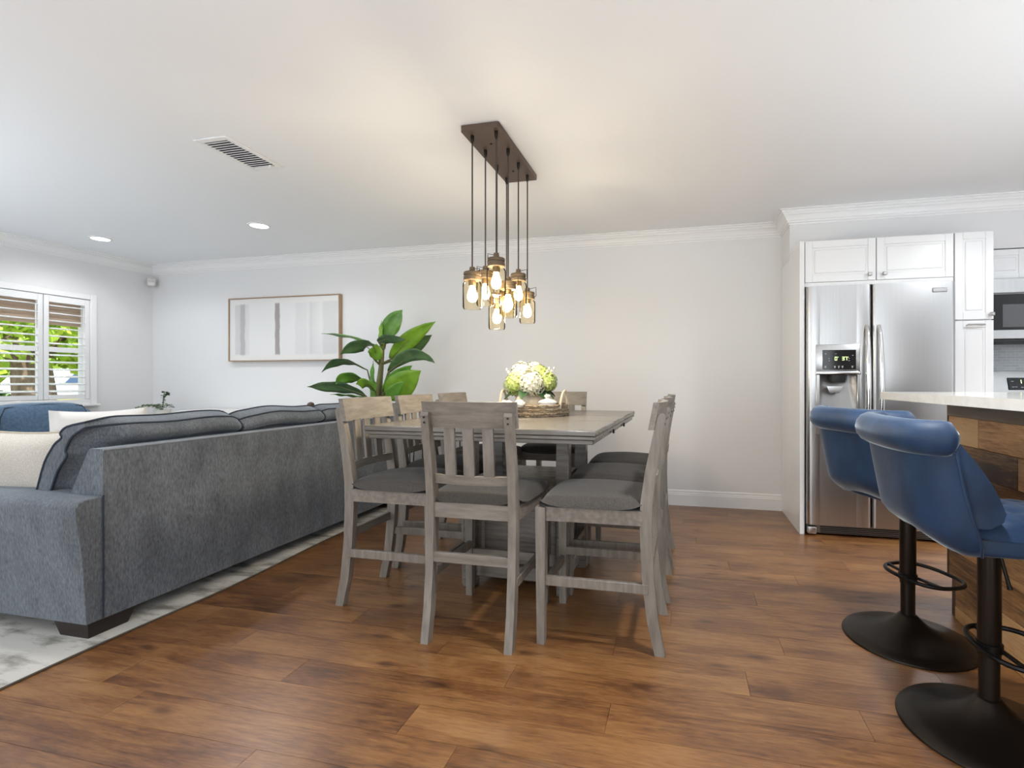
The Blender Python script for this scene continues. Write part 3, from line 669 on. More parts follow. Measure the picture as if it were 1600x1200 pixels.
# ---------------------------------------------------------------- dining table
tb = thing('dining_table', 'grey washed counter-height square dining table with a pedestal base', 'table', (-.972, 3.09, 0), radians(-1.0))
hw, hl, zt = .604, .81, .894
seams = [-hl, -.225, .225, hl]
for i in range(3):
    nm = 'butterfly_leaf' if i == 1 else 'table_top'
    obj(nm, MB().box(-hw, hw, seams[i] + (.0012 if i else 0), seams[i + 1] - (.0012 if i < 2 else 0), zt - .026, zt, .004), M['tablewood'], tb)
ed = MB().box(-hw + .003, hw - .003, -hl + .003, hl - .003, zt - .043, zt - .0275, .002)
obj('edge_band', ed, M['tablewood'], tb)
obj('apron', MB().box(-hw + .016, hw - .016, -hl + .016, hl - .016, zt - .066, zt - .0445, .003), M['tablewood'], tb)
for yy in (-.235, .215):
    obj('leaf_latch', MB().box(hw - .012, hw - .0015, yy, yy + .022, zt - .068, zt - .044, .002), M['blackmetal'], tb)
bx0, bx1, by0, by1 = -.12, .36, -.50, -.06
bx0, bx1, by0, by1 = -.15, .375, -.50, -.07
for px_ in (bx0, bx1):
    for py_ in (by0, by1):
        obj('post', MB().box(px_ - .034, px_ + .034, py_ - .034, py_ + .034, 0, zt - .064, .004), M['tablewood'], tb)
obj('storage_box', MB().box(bx0 + .02, bx1 - .02, by0 + .02, by1 - .02, .13, .60, .004), M['tablewood'], tb)
obj('front_panel', MB().box(bx0 + .075, bx1 - .075, by0 + .012, by0 + .022, .20, .54, .004), M['tablewood'], tb)
obj('plinth', MB().box(bx0 - .01, bx1 + .01, by0 - .01, by1 + .01, .055, .13, .006), M['tablewood'], tb)
obj('bearer', MB().box(bx0 - .25, bx1 + .03, -.33, -.25, zt - .11, zt - .066, .004).box(-.05, .05, -.45, .62, zt - .11, zt - .066, .004), M['tablewood'], tb)

# ---------------------------------------------------------------- dining chairs
def make_chair():
    c = thing('dining_chair', None, 'chair')
    W = M['chairwood']
    cl = [(-.262, 0), (-.232, .14), (-.212, .32), (-.205, .50), (-.207, .62), (-.225, .76), (-.250, .89), (-.268, .975)]
    hwid = [.021, .023, .024, .025, .025, .022, .019, .016]
    for sx in (-1, 1):
        poly = [(y - h, z) for (y, z), h in zip(cl, hwid)] + [(cl[-1][0] - .008, .990), (cl[-1][0] + .008, .986)] + [(y + h, z) for (y, z), h in zip(cl[::-1], hwid[::-1])]
        mb = MB().prism(poly, 'x', sx * .171, sx * .206)
        obj('rear_leg', mb, W, c)
    for sx in (-1, 1):
        f = MB(); x0, x1 = sorted((sx * .183, sx * .226)); xm = (x0 + x1) / 2
        vs = []
        for z, s_ in ((0, .0165), (.52, .0215), (.585, .0215)):
            vs += [(xm - s_, .238 - s_, z), (xm + s_, .238 - s_, z), (xm + s_, .238 + s_, z), (xm - s_, .238 + s_, z)]
        fs = [[3, 2, 1, 0], [8, 9, 10, 11]] + [[i * 4 + k, i * 4 + (k + 1) % 4, i * 4 + 4 + (k + 1) % 4, i * 4 + 4 + k] for i in range(2) for k in range(4)]
        obj('front_leg', f.add(vs, fs), W, c)
    a = MB().box(-.185, .185, .228, .250, .527, .588, .002).box(-.178, .178, -.222, -.198, .527, .592, .002)
    for sx in (-1, 1):
        x_ = sx * .197
        a.add([(x_ - .011, -.19, .527), (x_ + .011, -.19, .527), (x_ + .011 + sx * .008, .22, .527), (x_ - .011 + sx * .008, .22, .527), (x_ - .011, -.19, .588), (x_ + .011, -.19, .588), (x_ + .011 + sx * .008, .22, .588), (x_ - .011 + sx * .008, .22, .588)], [[3, 2, 1, 0], [4, 5, 6, 7], [0, 1, 5, 4], [1, 2, 6, 5], [2, 3, 7, 6], [3, 0, 4, 7]])
    obj('seat_frame', a, M['chairrail'], c)
    # cushion: domed, rolls over the front edge
    s_ = MB()
    def cush(u, v, top):
        x = (u * 2 - 1); yv = v * 2 - 1
        L_ = (abs(x) ** 9 + abs(yv) ** 9) ** (1 / 9); m_ = max(abs(x), abs(yv)); k = m_ / L_ if L_ else 1
        x *= k; yv *= k
        e = 1 - max(abs(x), abs(yv)); dome = (1 - x * x) * (1 - yv * yv)
        z = .590 + (.030 * min(1, e / .10) ** .5 + .034 * dome ** .7 if top else 0)
        wx = .232 if yv > 0 else .232 - .014 * (-yv)
        if top and yv > .75: z -= .010 * (yv - .75) / .25
        return (x * wx, .022 + yv * .236, z)
    s_.grid(21, 21, lambda u, v: cush(u, v, True)); s_.grid(21, 21, lambda u, v: cush(u, v, False), flip=True)
    obj('seat_cushion', s_, M['seatfab'], c, sharp=70)
    def curved(x0, x1, z0, z1, yb, th, bow, nseg=12, lean=0.0):
        mb = MB(); rows = []
        for i in range(nseg + 1):
            t = i / nseg; x = x0 + (x1 - x0) * t; b = -bow * (1 - (2 * t - 1) ** 2)
            rows.append([(x, yb + b, z0), (x, yb + b + th, z0), (x, yb + b + th - lean, z1), (x, yb + b - lean, z1)])
        vs = [p for r in rows for p in r]
        fs = [[i * 4 + k, i * 4 + 4 + k, i * 4 + 4 + (k + 1) % 4, i * 4 + (k + 1) % 4] for i in range(nseg) for k in range(4)] + [[0, 1, 2, 3], [nseg * 4 + 3, nseg * 4 + 2, nseg * 4 + 1, nseg * 4]]
        return mb.add(vs, fs)
    obj('top_rail', curved(-.214, .214, .922, 1.034, -.238, .024, .030, lean=.022), M['chairrail'], c, sharp=30)
    obj('lower_rail', curved(-.172, .172, .677, .715, -.218, .022, .026, lean=.004), M['chairrail'], c, sharp=30)
    for x in (-.088, 0, .088):
        b = .028 * (1 - (x / .2) ** 2)
        mb = MB(); y0, y1 = -.212 - b, -.232 - b
        mb.add([(x - .024, y0, .705), (x + .024, y0, .705), (x + .024, y0 + .013, .705), (x - .024, y0 + .013, .705), (x - .024, y1, .93), (x + .024, y1, .93), (x + .024, y1 + .013, .93), (x - .024, y1 + .013, .93)], [[3, 2, 1, 0], [4, 5, 6, 7], [0, 1, 5, 4], [1, 2, 6, 5], [2, 3, 7, 6], [3, 0, 4, 7]])
        obj('back_slat', mb, W, c)
    obj('stretcher', MB().box(-.175, .175, -.232, -.212, .335, .378, .002), M['chairrail'], c)
    obj('stretcher', MB().box(-.19, .19, .228, .248, .205, .245, .002), M['chairrail'], c)
    for sx in (-1, 1): obj('stretcher', MB().box(sx * .198 - .010, sx * .198 + .010, -.215, .225, .248, .288, .002), W, c)
    for sx in (-1, 1):
        for z in (.945, .968): obj('screw_cap', MB().lathe([(.001, .0022), (.004, .002), (.005, 0)], n=8, mtx=Matrix.Translation((sx * .1885, -.2815 - (z - .945) * .2, z)) @ Matrix.Rotation(pi / 2, 4, 'X')), M['blackmetal'], c)
    return c
ch0 = make_chair()
CH = [  # x, y, rotation, label
    (-.884, 2.245, 0, 'grey dining chair at the near end of the table, slatted back to the viewer'),
    (-1.405, 2.405, -90, 'grey dining chair nearest the viewer on the sofa side of the table'),
    (-1.42, 2.93, -90, 'middle grey dining chair on the sofa side of the table'),
    (-1.43, 3.50, -90, 'farthest grey dining chair on the sofa side of the table'),
    (-.350, 2.295, 90, 'grey dining chair nearest the viewer on the fridge side of the table'),
    (-.340, 2.81, 90, 'middle grey dining chair on the fridge side of the table'),
    (-.330, 3.285, 90, 'farthest grey dining chair on the fridge side of the table'),
    (-.99, 3.90, 180, 'grey dining chair at the far end of the table by the back wall')]
for i, (x, y, r, lab) in enumerate(CH):
    o = ch0 if i == 0 else dup(ch0)
    o.location = (x, y, 0); o.rotation_euler = (0, 0, radians(r)); setp(o, lab, 'chair', 'counter-height chairs around the dining table')

# ---------------------------------------------------------------- pendant light
pdl = thing('pendant_light', 'brown rectangular ceiling pendant with eight lit glass jar lamps', 'pendant light', (-1.045, 2.862, ZC))
cn = MB(); cx0, cx1, cy0_, cy1_, rr = -.108, .108, -.362, .362, .012
poly = []
for qx, qy, a0 in ((cx1 - rr, cy1_ - rr, 0), (cx0 + rr, cy1_ - rr, 90), (cx0 + rr, cy0_ + rr, 180), (cx1 - rr, cy0_ + rr, 270)):
    for k in range(5): poly.append((qx + rr * cos(radians(a0 + k * 22.5)), qy + rr * sin(radians(a0 + k * 22.5))))
cn.prism(poly, 'z', -.030, 0)
obj('canopy', cn, M['canopy'], pdl)
for yy in (-.19, .19): obj('mounting_screw', MB().lathe([(.001, -.036), (.006, -.035), (.007, -.030)], (0, yy, 0), 10), M['bronze'], pdl)
jar_m = lid_m = None
JARS = [  # x, y, lid-top height, wire-bail direction
    (-1.112, 2.564, 1.712, 70), (-1.106, 2.738, 1.755, 170), (-1.116, 2.950, 1.640, 200), (-1.121, 3.141, 1.735, 20),
    (-.967, 2.547, 1.775, 165), (-.973, 2.753, 1.690, 20), (-.975, 2.945, 1.775, 40), (-.976, 3.133, 1.695, 10)]
for i, (x, y, zl, bd) in enumerate(JARS):
    lx, ly, lz = x + 1.045, y - 2.862, zl - ZC
    cdp = obj('cord', MB().tube([(lx, ly, -.03), (lx, ly, lz + .03)], .0042, 7), M['cord'], pdl)
    obj('ceiling_ferrule', MB().lathe([(.010, -.030), (.010, -.055), (.0055, -.072)], (lx, ly, 0), 12), M['bronze'], cdp)
    lid = MB().lathe([(.014, .030), (.016, .012), (.030, .006), (.045, .002), (.047, -.004), (.047, -.014), (.0435, -.016), (.0435, -.021), (.047, -.023), (.047, -.042), (.044, -.044)], (lx, ly, lz), 28)
    ld = obj('jar_lid', lid, M['lid'], pdl, sharp=30)
    bq = radians(bd); ex, ey = cos(bq), sin(bq)
    obj('wire_bail', MB().tube([(lx + ex * .012, ly + ey * .012, lz + .022), (lx + ex * .056, ly + ey * .056, lz + .034), (lx + ex * .057, ly + ey * .057, lz - .02), (lx + ex * .046, ly + ey * .046, lz - .03)], .0022, 6), M['bronze'], ld)
    obj('socket', MB().lathe([(.020, -.044), (.020, -.066), (.017, -.072), (.001, -.073)], (lx, ly, lz), 16), M['lid'], ld)
    gj = MB().lathe([(.0425, -.040), (.0425, -.050), (.050, -.060), (.0515, -.070), (.0515, -.188), (.047, -.199), (.0001, -.201)], (lx, ly, lz), 28)
    obj('glass_jar', gj, M['jar'], pdl, sharp=60)
    bl = MB().lathe([(.013, -.068), (.014, -.080), (.021, -.100), (.0275, -.122), (.027, -.140), (.018, -.156), (.001, -.162)], (lx, ly, lz), 20)
    b_ = obj('bulb', bl, M['bulb'], pdl, sharp=80)
    l = bpy.data.lights.new('bulb_glow', 'POINT'); l.energy = 4.9; l.color = (1.0, .93, .84); l.shadow_soft_size = .03
    lo_ = bpy.data.objects.new('bulb_glow', l); COL.objects.link(lo_); lo_.location = (x, y, zl - .182)

# ---------------------------------------------------------------- painting
pa = thing('framed_painting', 'wide abstract painting of grey vertical bands in an oak frame', 'painting', (-4.232, 4.68, 1.694))
pw2, ph2 = .712, .352
obj('canvas', MB().box(-pw2 + .012, pw2 - .012, -.022, .015, -ph2 + .012, ph2 - .012), M['canvas'], pa)
f_ = MB().box(-pw2, pw2, -.035, .018, ph2 - .010, ph2, .001).box(-pw2, pw2, -.035, .018, -ph2, -ph2 + .010, .001).box(-pw2, -pw2 + .010, -.035, .018, -ph2 + .010, ph2 - .010, .001).box(pw2 - .010, pw2, -.035, .018, -ph2 + .010, ph2 - .010, .001)
obj('frame', f_, M['frameoak'], pa)

# ---------------------------------------------------------------- banana plant
HZ_, F_, CX_ = 596., 790., 880.
TH_ = radians(13.25)
def at(px, py, Y):
    k = (px - CX_) / F_; X = Y * (k * cos(TH_) - sin(TH_)) / (cos(TH_) + k * sin(TH_)); d = -X * sin(TH_) + Y * cos(TH_)
    return Vector((X, Y, 1.12 - (py - HZ_) * d / F_))
PB = Vector((-2.79, 4.22, 0))
bp = thing('banana_plant', 'tall banana-leaf plant in a woven pot against the back wall', 'plant', PB)
obj('pot', MB().lathe([(.13, 0), (.17, .06), (.19, .26), (.185, .38), (.17, .38), (.165, .30), (.001, .28)], n=28), M['pot'], bp)
obj('soil', MB().lathe([(.001, .33), (.168, .33), (.168, .34), (.001, .345)], n=24), M['soil'], bp)
ps = MB(); ps.tube([(0, 0, .33), (.01, 0, .7), (.02, -.01, 1.0), (.05, -.01, 1.25), (.075, -.01, 1.50)], [.045, .04, .034, .024, .014], 10)
ps.tube([(-.04, .01, .33), (-.03, .0, .8), (-.035, -.02, 1.12), (-.04, -.02, 1.2)], [.035, .032, .022, .014], 9)
ps.tube([(.04, .0, .33), (.05, .0, .8), (.10, -.02, 1.08), (.16, -.03, 1.26)], [.035, .03, .020, .010], 9)
obj('stem', ps, M['stem'], bp)
def bleaf(pts, width, m, twist=0.0, fold=.35, petiole=None):
    """pts: three or four points of the midrib in room coordinates; width in metres"""
    P = [p - PB for p in pts]; N = 14; mb = MB()
    def bez(t):
        if len(P) == 3: return P[0] * (1 - t) ** 2 + P[1] * 2 * t * (1 - t) + P[2] * t * t
        return P[0] * (1 - t) ** 3 + P[1] * 3 * t * (1 - t) ** 2 + P[2] * 3 * t * t * (1 - t) + P[3] * t ** 3
    rows = []
    for i in range(N + 1):
        t = i / N; c = bez(t); tg = (bez(min(1, t + .02)) - bez(max(0, t - .02))).normalized()
        sd = tg.cross(Vector((0, -1, 0))).normalized(); nrm = sd.cross(tg).normalized()
        q = Matrix.Rotation(radians(90 - twist) * (1 if tg.x > 0 else -1), 3, tg); sd = q @ sd; nrm = q @ nrm
        wv = width / 2 * (sin(pi * min(1, t * .93 + .07)) ** .8) * (1 if t < .85 else (1 - ((t - .85) / .15) ** 2 * .75))
        wav = .005 * sin(t * 19)
        rows.append([c + sd * (-wv) + nrm * (wv * fold + wav), c + sd * (-wv * .5) + nrm * (wv * fold * .4), c, c + sd * (wv * .5) + nrm * (wv * fold * .4), c + sd * wv + nrm * (wv * fold - wav)])
    vs = [p for r in rows for p in r]; n_ = 5
    fs = [[i * n_ + k, i * n_ + k + 1, (i + 1) * n_ + k + 1, (i + 1) * n_ + k] for i in range(N) for k in range(n_ - 1)]
    mb.v = [tuple(v) for v in vs]; mb.f = fs
    lf = obj('leaf', mb, m, bp, sharp=80)
    lf.modifiers.new('thickness', 'SOLIDIFY').thickness = .0022
    if petiole is not None:
        obj('petiole', MB().tube([petiole - PB, (petiole - PB).lerp(P[0], .6), P[0], bez(.5)], [.012, .009, .006, .002], 7), M['stem'], lf)
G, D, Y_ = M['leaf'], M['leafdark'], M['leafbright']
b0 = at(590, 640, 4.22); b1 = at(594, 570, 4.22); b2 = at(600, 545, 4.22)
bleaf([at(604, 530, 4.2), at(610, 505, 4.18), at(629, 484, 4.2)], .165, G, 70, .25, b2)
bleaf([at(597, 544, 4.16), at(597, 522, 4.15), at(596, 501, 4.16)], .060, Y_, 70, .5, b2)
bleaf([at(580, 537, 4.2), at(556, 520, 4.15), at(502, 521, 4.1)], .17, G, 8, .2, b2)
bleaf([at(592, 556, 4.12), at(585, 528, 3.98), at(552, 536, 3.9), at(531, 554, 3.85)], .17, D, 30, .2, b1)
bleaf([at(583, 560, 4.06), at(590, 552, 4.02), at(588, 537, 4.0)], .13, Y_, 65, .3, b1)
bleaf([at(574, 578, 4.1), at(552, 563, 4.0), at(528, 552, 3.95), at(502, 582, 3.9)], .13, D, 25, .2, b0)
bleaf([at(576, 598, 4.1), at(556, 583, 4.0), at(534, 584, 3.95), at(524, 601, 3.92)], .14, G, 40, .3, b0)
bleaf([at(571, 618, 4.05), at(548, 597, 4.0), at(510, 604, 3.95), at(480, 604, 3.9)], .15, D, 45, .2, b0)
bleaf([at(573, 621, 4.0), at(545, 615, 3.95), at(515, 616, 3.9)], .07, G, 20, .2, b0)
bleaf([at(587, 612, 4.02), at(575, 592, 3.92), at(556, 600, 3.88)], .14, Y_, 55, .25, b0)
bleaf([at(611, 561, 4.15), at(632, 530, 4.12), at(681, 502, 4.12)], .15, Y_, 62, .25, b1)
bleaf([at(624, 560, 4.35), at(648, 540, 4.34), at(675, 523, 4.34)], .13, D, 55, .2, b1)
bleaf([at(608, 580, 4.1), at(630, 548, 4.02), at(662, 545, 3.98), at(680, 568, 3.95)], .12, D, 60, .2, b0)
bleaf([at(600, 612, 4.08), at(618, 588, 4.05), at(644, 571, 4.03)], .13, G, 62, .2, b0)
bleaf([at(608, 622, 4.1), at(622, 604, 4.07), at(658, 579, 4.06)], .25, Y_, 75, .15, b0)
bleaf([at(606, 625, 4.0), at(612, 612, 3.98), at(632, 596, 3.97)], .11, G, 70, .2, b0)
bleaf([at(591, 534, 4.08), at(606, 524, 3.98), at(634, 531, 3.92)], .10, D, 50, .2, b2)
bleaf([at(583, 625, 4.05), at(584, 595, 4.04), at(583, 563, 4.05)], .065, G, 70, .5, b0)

# hairpin side table by the wall
hp = thing('hairpin_table', 'small side table with black hairpin legs behind the dining chairs', 'table', (-2.27, 4.42, 0))
obj('top', MB().box(-.27, .27, -.17, .17, .575, .60, .004), M['darkwood'], hp)
obj('drawer', MB().box(-.20, .02, -.14, .14, .50, .575, .004), M['darkwood'], hp)
for sx in (-.21, .19):
    for sy in (-.12, .12): obj('leg', MB().tube([(sx - .02, sy, .575), (sx - .004, sy, .015), (sx, sy, .006), (sx + .004, sy, .015), (sx + .035, sy, .575)], .005, 6), M['blackmetal'], hp)

# ---------------------------------------------------------------- tray, vase with hydrangeas, jar, knotted beads
TX, TY, TZ = -.975, 3.27, .894
tr = thing('woven_tray', 'round woven seagrass tray with two handles on the dining table', 'tray', (TX, TY, TZ))
obj('tray_floor', MB().lathe([(.001, .001), (.225, .001), (.225, .014), (.001, .014)], n=40), M['seagrass'], tr)
wv_ = MB()
for k in range(6):
    wv_.tube([((.232 + .004 * (k % 2)) * cos(q * 2 * pi / 56), (.232 + .004 * (k % 2)) * sin(q * 2 * pi / 56), .008 + k * .0125 + .003 * sin(q * pi / 2 + k * pi)) for q in range(56)], .0075, 6, closed=True)
obj('woven_rim', wv_, M['seagrass'], tr)
for q0 in (radians(170), radians(-14)):
    mb = MB().tube([(.236 * cos(q0 + (t - .5) * .50), .236 * sin(q0 + (t - .5) * .50), .05 + .115 * sin(t * pi) ** .8) for t in [i / 12 for i in range(13)]], .009, 7)
    obj('handle', mb, M['rope'], tr)
va = thing('flower_vase', 'squat cream stoneware vase in the woven tray', 'vase', (-1.015, 3.32, TZ + .014))
obj('vase_body', MB().lathe([(.055, 0), (.085, .02), (.104, .06), (.100, .10), (.080, .130), (.062, .140), (.060, .150), (.052, .150), (.055, .135), (.09, .09), (.09, .05), (.001, .02)], n=32), M['vase'], va)
bq = thing('hydrangea_bouquet', 'bouquet of white and lime hydrangeas in the cream vase', 'flowers', (-1.015, 3.32, TZ + .152))
rnd = random.Random(11)
def hydr(c, r, m, n=90):
    mb = MB()
    for i in range(n):
        z = 1 - 2 * (i + .5) / n; q = i * 2.39996; s_ = sqrt(1 - z * z)
        d = Vector((s_ * cos(q), s_ * sin(q), z)); p = Vector(c) + d * r * rnd.uniform(.86, 1.06)
        a = d.orthogonal().normalized(); a = Matrix.Rotation(rnd.uniform(0, 6.3), 3, d) @ a; b = d.cross(a)
        for k in range(4):
            e = a * cos(k * pi / 2) + b * sin(k * pi / 2); g = a * cos(k * pi / 2 + pi / 2) + b * sin(k * pi / 2 + pi / 2); w_ = .017
            mb.add([p, p + e * w_ * .7 + g * w_ * .5 + d * .004, p + e * w_ * 1.25 + d * .002, p + e * w_ * .7 - g * w_ * .5 + d * .004], [[0, 1, 2, 3]])
    mb.lathe([(.001, -r * .8), (r * .6, -r * .5), (r * .8, 0), (r * .6, r * .5), (.001, r * .8)], c, 12)
    return obj('flower_head', mb, m, bq, sharp=60)
hydr((-.095, -.03, .055), .078, M['petalg']); hydr((.035, -.07, .055), .085, M['petalw']); hydr((-.06, -.01, .135), .070, M['petalw'])
hydr((.05, .05, .115), .072, M['petalg']); hydr((.125, .0, .07), .062, M['petalg']); hydr((.01, .06, .14), .068, M['petalw']); hydr((-.10, .06, .09), .06, M['petalw'])
for k, (q, ln) in enumerate(((.25, .10), (-.35, .09), (2.6, .08), (3.4, .08))):
    p0 = Vector((.10 * cos(q), .10 * sin(q) - .02, .10)); p1 = p0 + Vector((cos(q) * ln * .7, sin(q) * ln * .4, ln * .5))
    mb = MB().tube([p0, p1], .0015, 5)
    for j in range(3): mb.lathe([(.001, -.012), (.007, -.004), (.006, .006), (.001, .014)], p0.lerp(p1, .5 + j * .25) + Vector((0, 0, .006 * j)), 8)
    obj('bud_sprig', mb, M['petalw'], bq)
for k, (q, z) in enumerate(((-.2, -.01), (-.7, -.015), (-1.6, -.01), (-2.5, -.012), (2.9, 0), (.6, 0), (-3.0, -.02))):
    mb = MB(); d = Vector((cos(q), sin(q), 0)); s_ = Vector((-sin(q), cos(q), 0)); rows = []
    for i in range(7):
        t = i / 6; c_ = d * (.05 + .13 * t) + Vector((0, 0, z + .03 * sin(t * pi) - .035 * t)); w_ = .042 * sin(pi * (t * .92 + .06)) ** .7
        rows += [c_ - s_ * w_ + Vector((0, 0, .008)), c_, c_ + s_ * w_ + Vector((0, 0, .008))]
    mb.add(rows, [[i * 3 + k2, i * 3 + k2 + 1, i * 3 + k2 + 4, i * 3 + k2 + 3] for i in range(6) for k2 in range(2)]); obj('leaf', mb, M['floraleaf'], bq, sharp=80)
jr = thing('lidded_jar', 'small white porcelain jar with a knobbed lid in the tray', 'jar', (-.845, 3.15, TZ + .014))
obj('jar_body', MB().lathe([(.040, 0), (.052, .012), (.056, .04), (.054, .072), (.001, .072)], n=28), M['porcelain'], jr)
obj('lid', MB().lathe([(.058, .072), (.060, .078), (.050, .090), (.022, .098), (.012, .104), (.020, .112), (.021, .122), (.012, .128), (.001, .129)], n=28), M['porcelain'], jr)
kn = thing('knotted_beads', 'white knotted bead garland draped over the tray rim', 'garland', (TX, TY, TZ))
for i, (x, y, z, r) in enumerate(((-.02, -.245, .086, .030), (-.055, -.262, .052, .026), (-.095, -.235, .092, .018), (-.13, -.215, .094, .016), (-.03, -.205, .096, .018), (-.07, -.275, .022, .022))):
    mb = MB(); soft_box(mb, x, y, z, r * 2.0, r * 1.8, r * 1.7, 2.4, 5)
    mb.tube([(x + r * 1.02 * cos(q * pi / 6), y + r * .92 * sin(q * pi / 6), z + r * .25 * sin(q * pi / 3)) for q in range(12)], r * .22, 6, closed=True)
    obj('bead', mb, M['porcelain'], kn, sharp=60)
obj('string', MB().tube([(-.13, -.215, .094), (-.095, -.235, .092), (-.055, -.262, .07), (-.02, -.245, .086), (-.03, -.205, .096)], .003, 5), M['rope'], kn)

# ================================================================ KITCHEN
# tall white side panel by the refrigerator
obj('refrigerator_side_panel', MB().box(.838, .872, 4.008, SY, 0, 2.147, .002).box(.838, .872, SY, YB - .001, 0, 2.098, .002), M['cab'], label='tall white panel on the left side of the refrigerator', cat='panel')
# refrigerator: front plane of the doors Y = 4.02
rf = thing('refrigerator', 'stainless side-by-side refrigerator with a water dispenser', 'refrigerator', (.880, 3.97, 0))
FW = .946; zb, ztp = .085, 1.808; sm_ = .419
obj('cabinet', MB().box(.004, FW - .004, .075, .66, .03, 1.785, .004), M['steeldark'], rf)
def rprof(x0, x1, rl, rr_):
    p = []
    for k in range(6):
        q = radians(180 + 90 * k / 5); p.append((x0 + rl + rl * cos(q), rl + rl * sin(q)))
    for k in range(6):
        q = radians(270 + 90 * k / 5); p.append((x1 - rr_ + rr_ * cos(q), rr_ + rr_ * sin(q)))
    return p + [(x1, .072), (x0, .072)]
dx0, dx1, dz0, dz1 = .085, .325, .93, 1.175   # dispenser opening
dl = MB()
dl.prism(rprof(0, dx0, .035, .0005), 'z', zb, ztp).prism(rprof(dx1, sm_, .0005, .02), 'z', zb, ztp)
dl.box(dx0, dx1, 0, .072, zb, dz0).box(dx0, dx1, 0, .072, dz1, ztp).box(dx0, dx1, .0705, .072, dz0, dz1)
fd = obj('freezer_door', dl, M['steel'], rf, sharp=30)
fr_ = MB().prism(rprof(sm_ + .010, FW, .02, .035), 'z', zb, ztp)
rd = obj('refrigerator_door', fr_, M['steel'], rf, sharp=30)
obj('badge', MB().box(.795, .885, -.004, .001, 1.733, 1.764, .003), M['steeldark'], rd); obj('badge_plate', MB().box(.798, .882, -.006, -.003, 1.738, 1.761, .002), M['chrome'], rd)
def handle(x, par, sg):
    pts = []
    for i in range(21):
        t = i / 20; z = .62 + t * .895; b = sin(pi * t) ** .45
        pts.append((x + sg * .004 * sin(pi * t), -.008 - .048 * b, z))
    obj('door_handle', MB().tube(pts, [.012 + .007 * sin(pi * i / 20) for i in range(21)], 10), M['chrome'], par)
handle(sm_ - .032, fd, -1); handle(sm_ + .044, rd, 1)
dp = MB().box(.058, .345, -.010, .004, 1.175, 1.385, .005, 2).box(.058, dx0, -.008, .004, .74, 1.178, .004).box(dx1, .345, -.008, .004, .74, 1.178, .004).box(dx0, dx1, -.008, .004, .74, dz0, .004)
obj('dispenser_frame', dp, M['steel'], fd)
obj('dispenser_shelf', MB().box(.055, .348, -.020, .002, 1.168, 1.192, .005, 2), M['chrome'], fd)
obj('dispenser_cavity', MB().grid(14, 8, lambda u, v: (dx0 + (dx1 - dx0) * u, .006 + .060 * sin(pi * u) ** .6 * (0.35 + .65 * v), dz0 + (dz1 - dz0) * v)), mat('cavity_grey', (.33, .325, .32), .35, metal=.7), fd)
obj('dispenser_chute', MB().lathe([(.050, 0), (.055, .02), (.058, .06)], ((dx0 + dx1) / 2, .02, dz1 - .062), 20, sy=.5), M['blackplastic'], fd)
obj('dispenser_paddle', MB().prism([(.13, 1.085), (.235, 1.085), (.225, 1.055), (.205, 1.035), (.15, 1.035)], 'y', -.004, .022), M['chrome'], fd)
scr = obj('control_panel', MB().box(.100, .318, -.0125, -.006, 1.205, 1.345, .002), M['blackglass'], fd)
SEG = {'0': 'abcdef', '1': 'bc', '2': 'abged', '3': 'abgcd', '4': 'fgbc', '7': 'abc', '-': 'g'}
def digit(mb, ch, x, z, w, h, yf, t):
    B_ = {'a': (0, h, w, 0), 'g': (0, h / 2, w, 0), 'd': (0, 0, w, 0), 'f': (0, h / 2, 0, h / 2), 'b': (w, h / 2, 0, h / 2), 'e': (0, 0, 0, h / 2), 'c': (w, 0, 0, h / 2)}
    for s_ in SEG[ch]:
        a, b, l, v = B_[s_]; mb.box(x + a - t, x + a + l + t, yf - .0008, yf, z + b - t, z + b + v + t)
dg = MB(); digit(dg, '0', .181, 1.272, .012, .022, -.0125, .0016); digit(dg, '3', .229, 1.272, .011, .022, -.0125, .0016); digit(dg, '7', .247, 1.272, .011, .022, -.0125, .0016)
dg.box(.199, .203, -.0133, -.0125, 1.291, 1.295).box(.264, .268, -.0133, -.0125, 1.291, 1.295)
obj('display_digits', dg, M['digits'], scr)
ic = MB()
for x_ in (.118, .180, .206, .230, .294):
    ic.box(x_ - .006, x_ + .006, -.0133, -.0125, 1.226, 1.230).box(x_ - .003, x_ + .003, -.0133, -.0125, 1.217, 1.223)
for x_, z_ in ((.143, 1.268), (.143, 1.284), (.272, 1.268), (.272, 1.284), (.187, 1.318), (.296, 1.305), (.12, 1.318)): ic.box(x_ - .004, x_ + .004, -.0133, -.0125, z_ - .0012, z_ + .0012)
obj('button_icons', ic, M['icons'], scr)
gr = MB().box(.02, FW - .02, .055, .075, .012, .080, .004)
kg = obj('kick_grille', gr, M['steeldark'], rf)
for k in range(4): obj('grille_slot', MB().box(.10, FW - .10, .050, .056, .020 + k * .013, .027 + k * .013), M['blackplastic'], kg)
for x_ in (.0, FW - .075): obj('foot_cap', MB().box(x_ + .004, x_ + .072, .010, .074, .012, .070, .014, 3), M['steel'], rf)
obj('top_hinge', MB().box(.004, .07, .02, .10, 1.79, 1.80, .003), M['blackplastic'], rf)

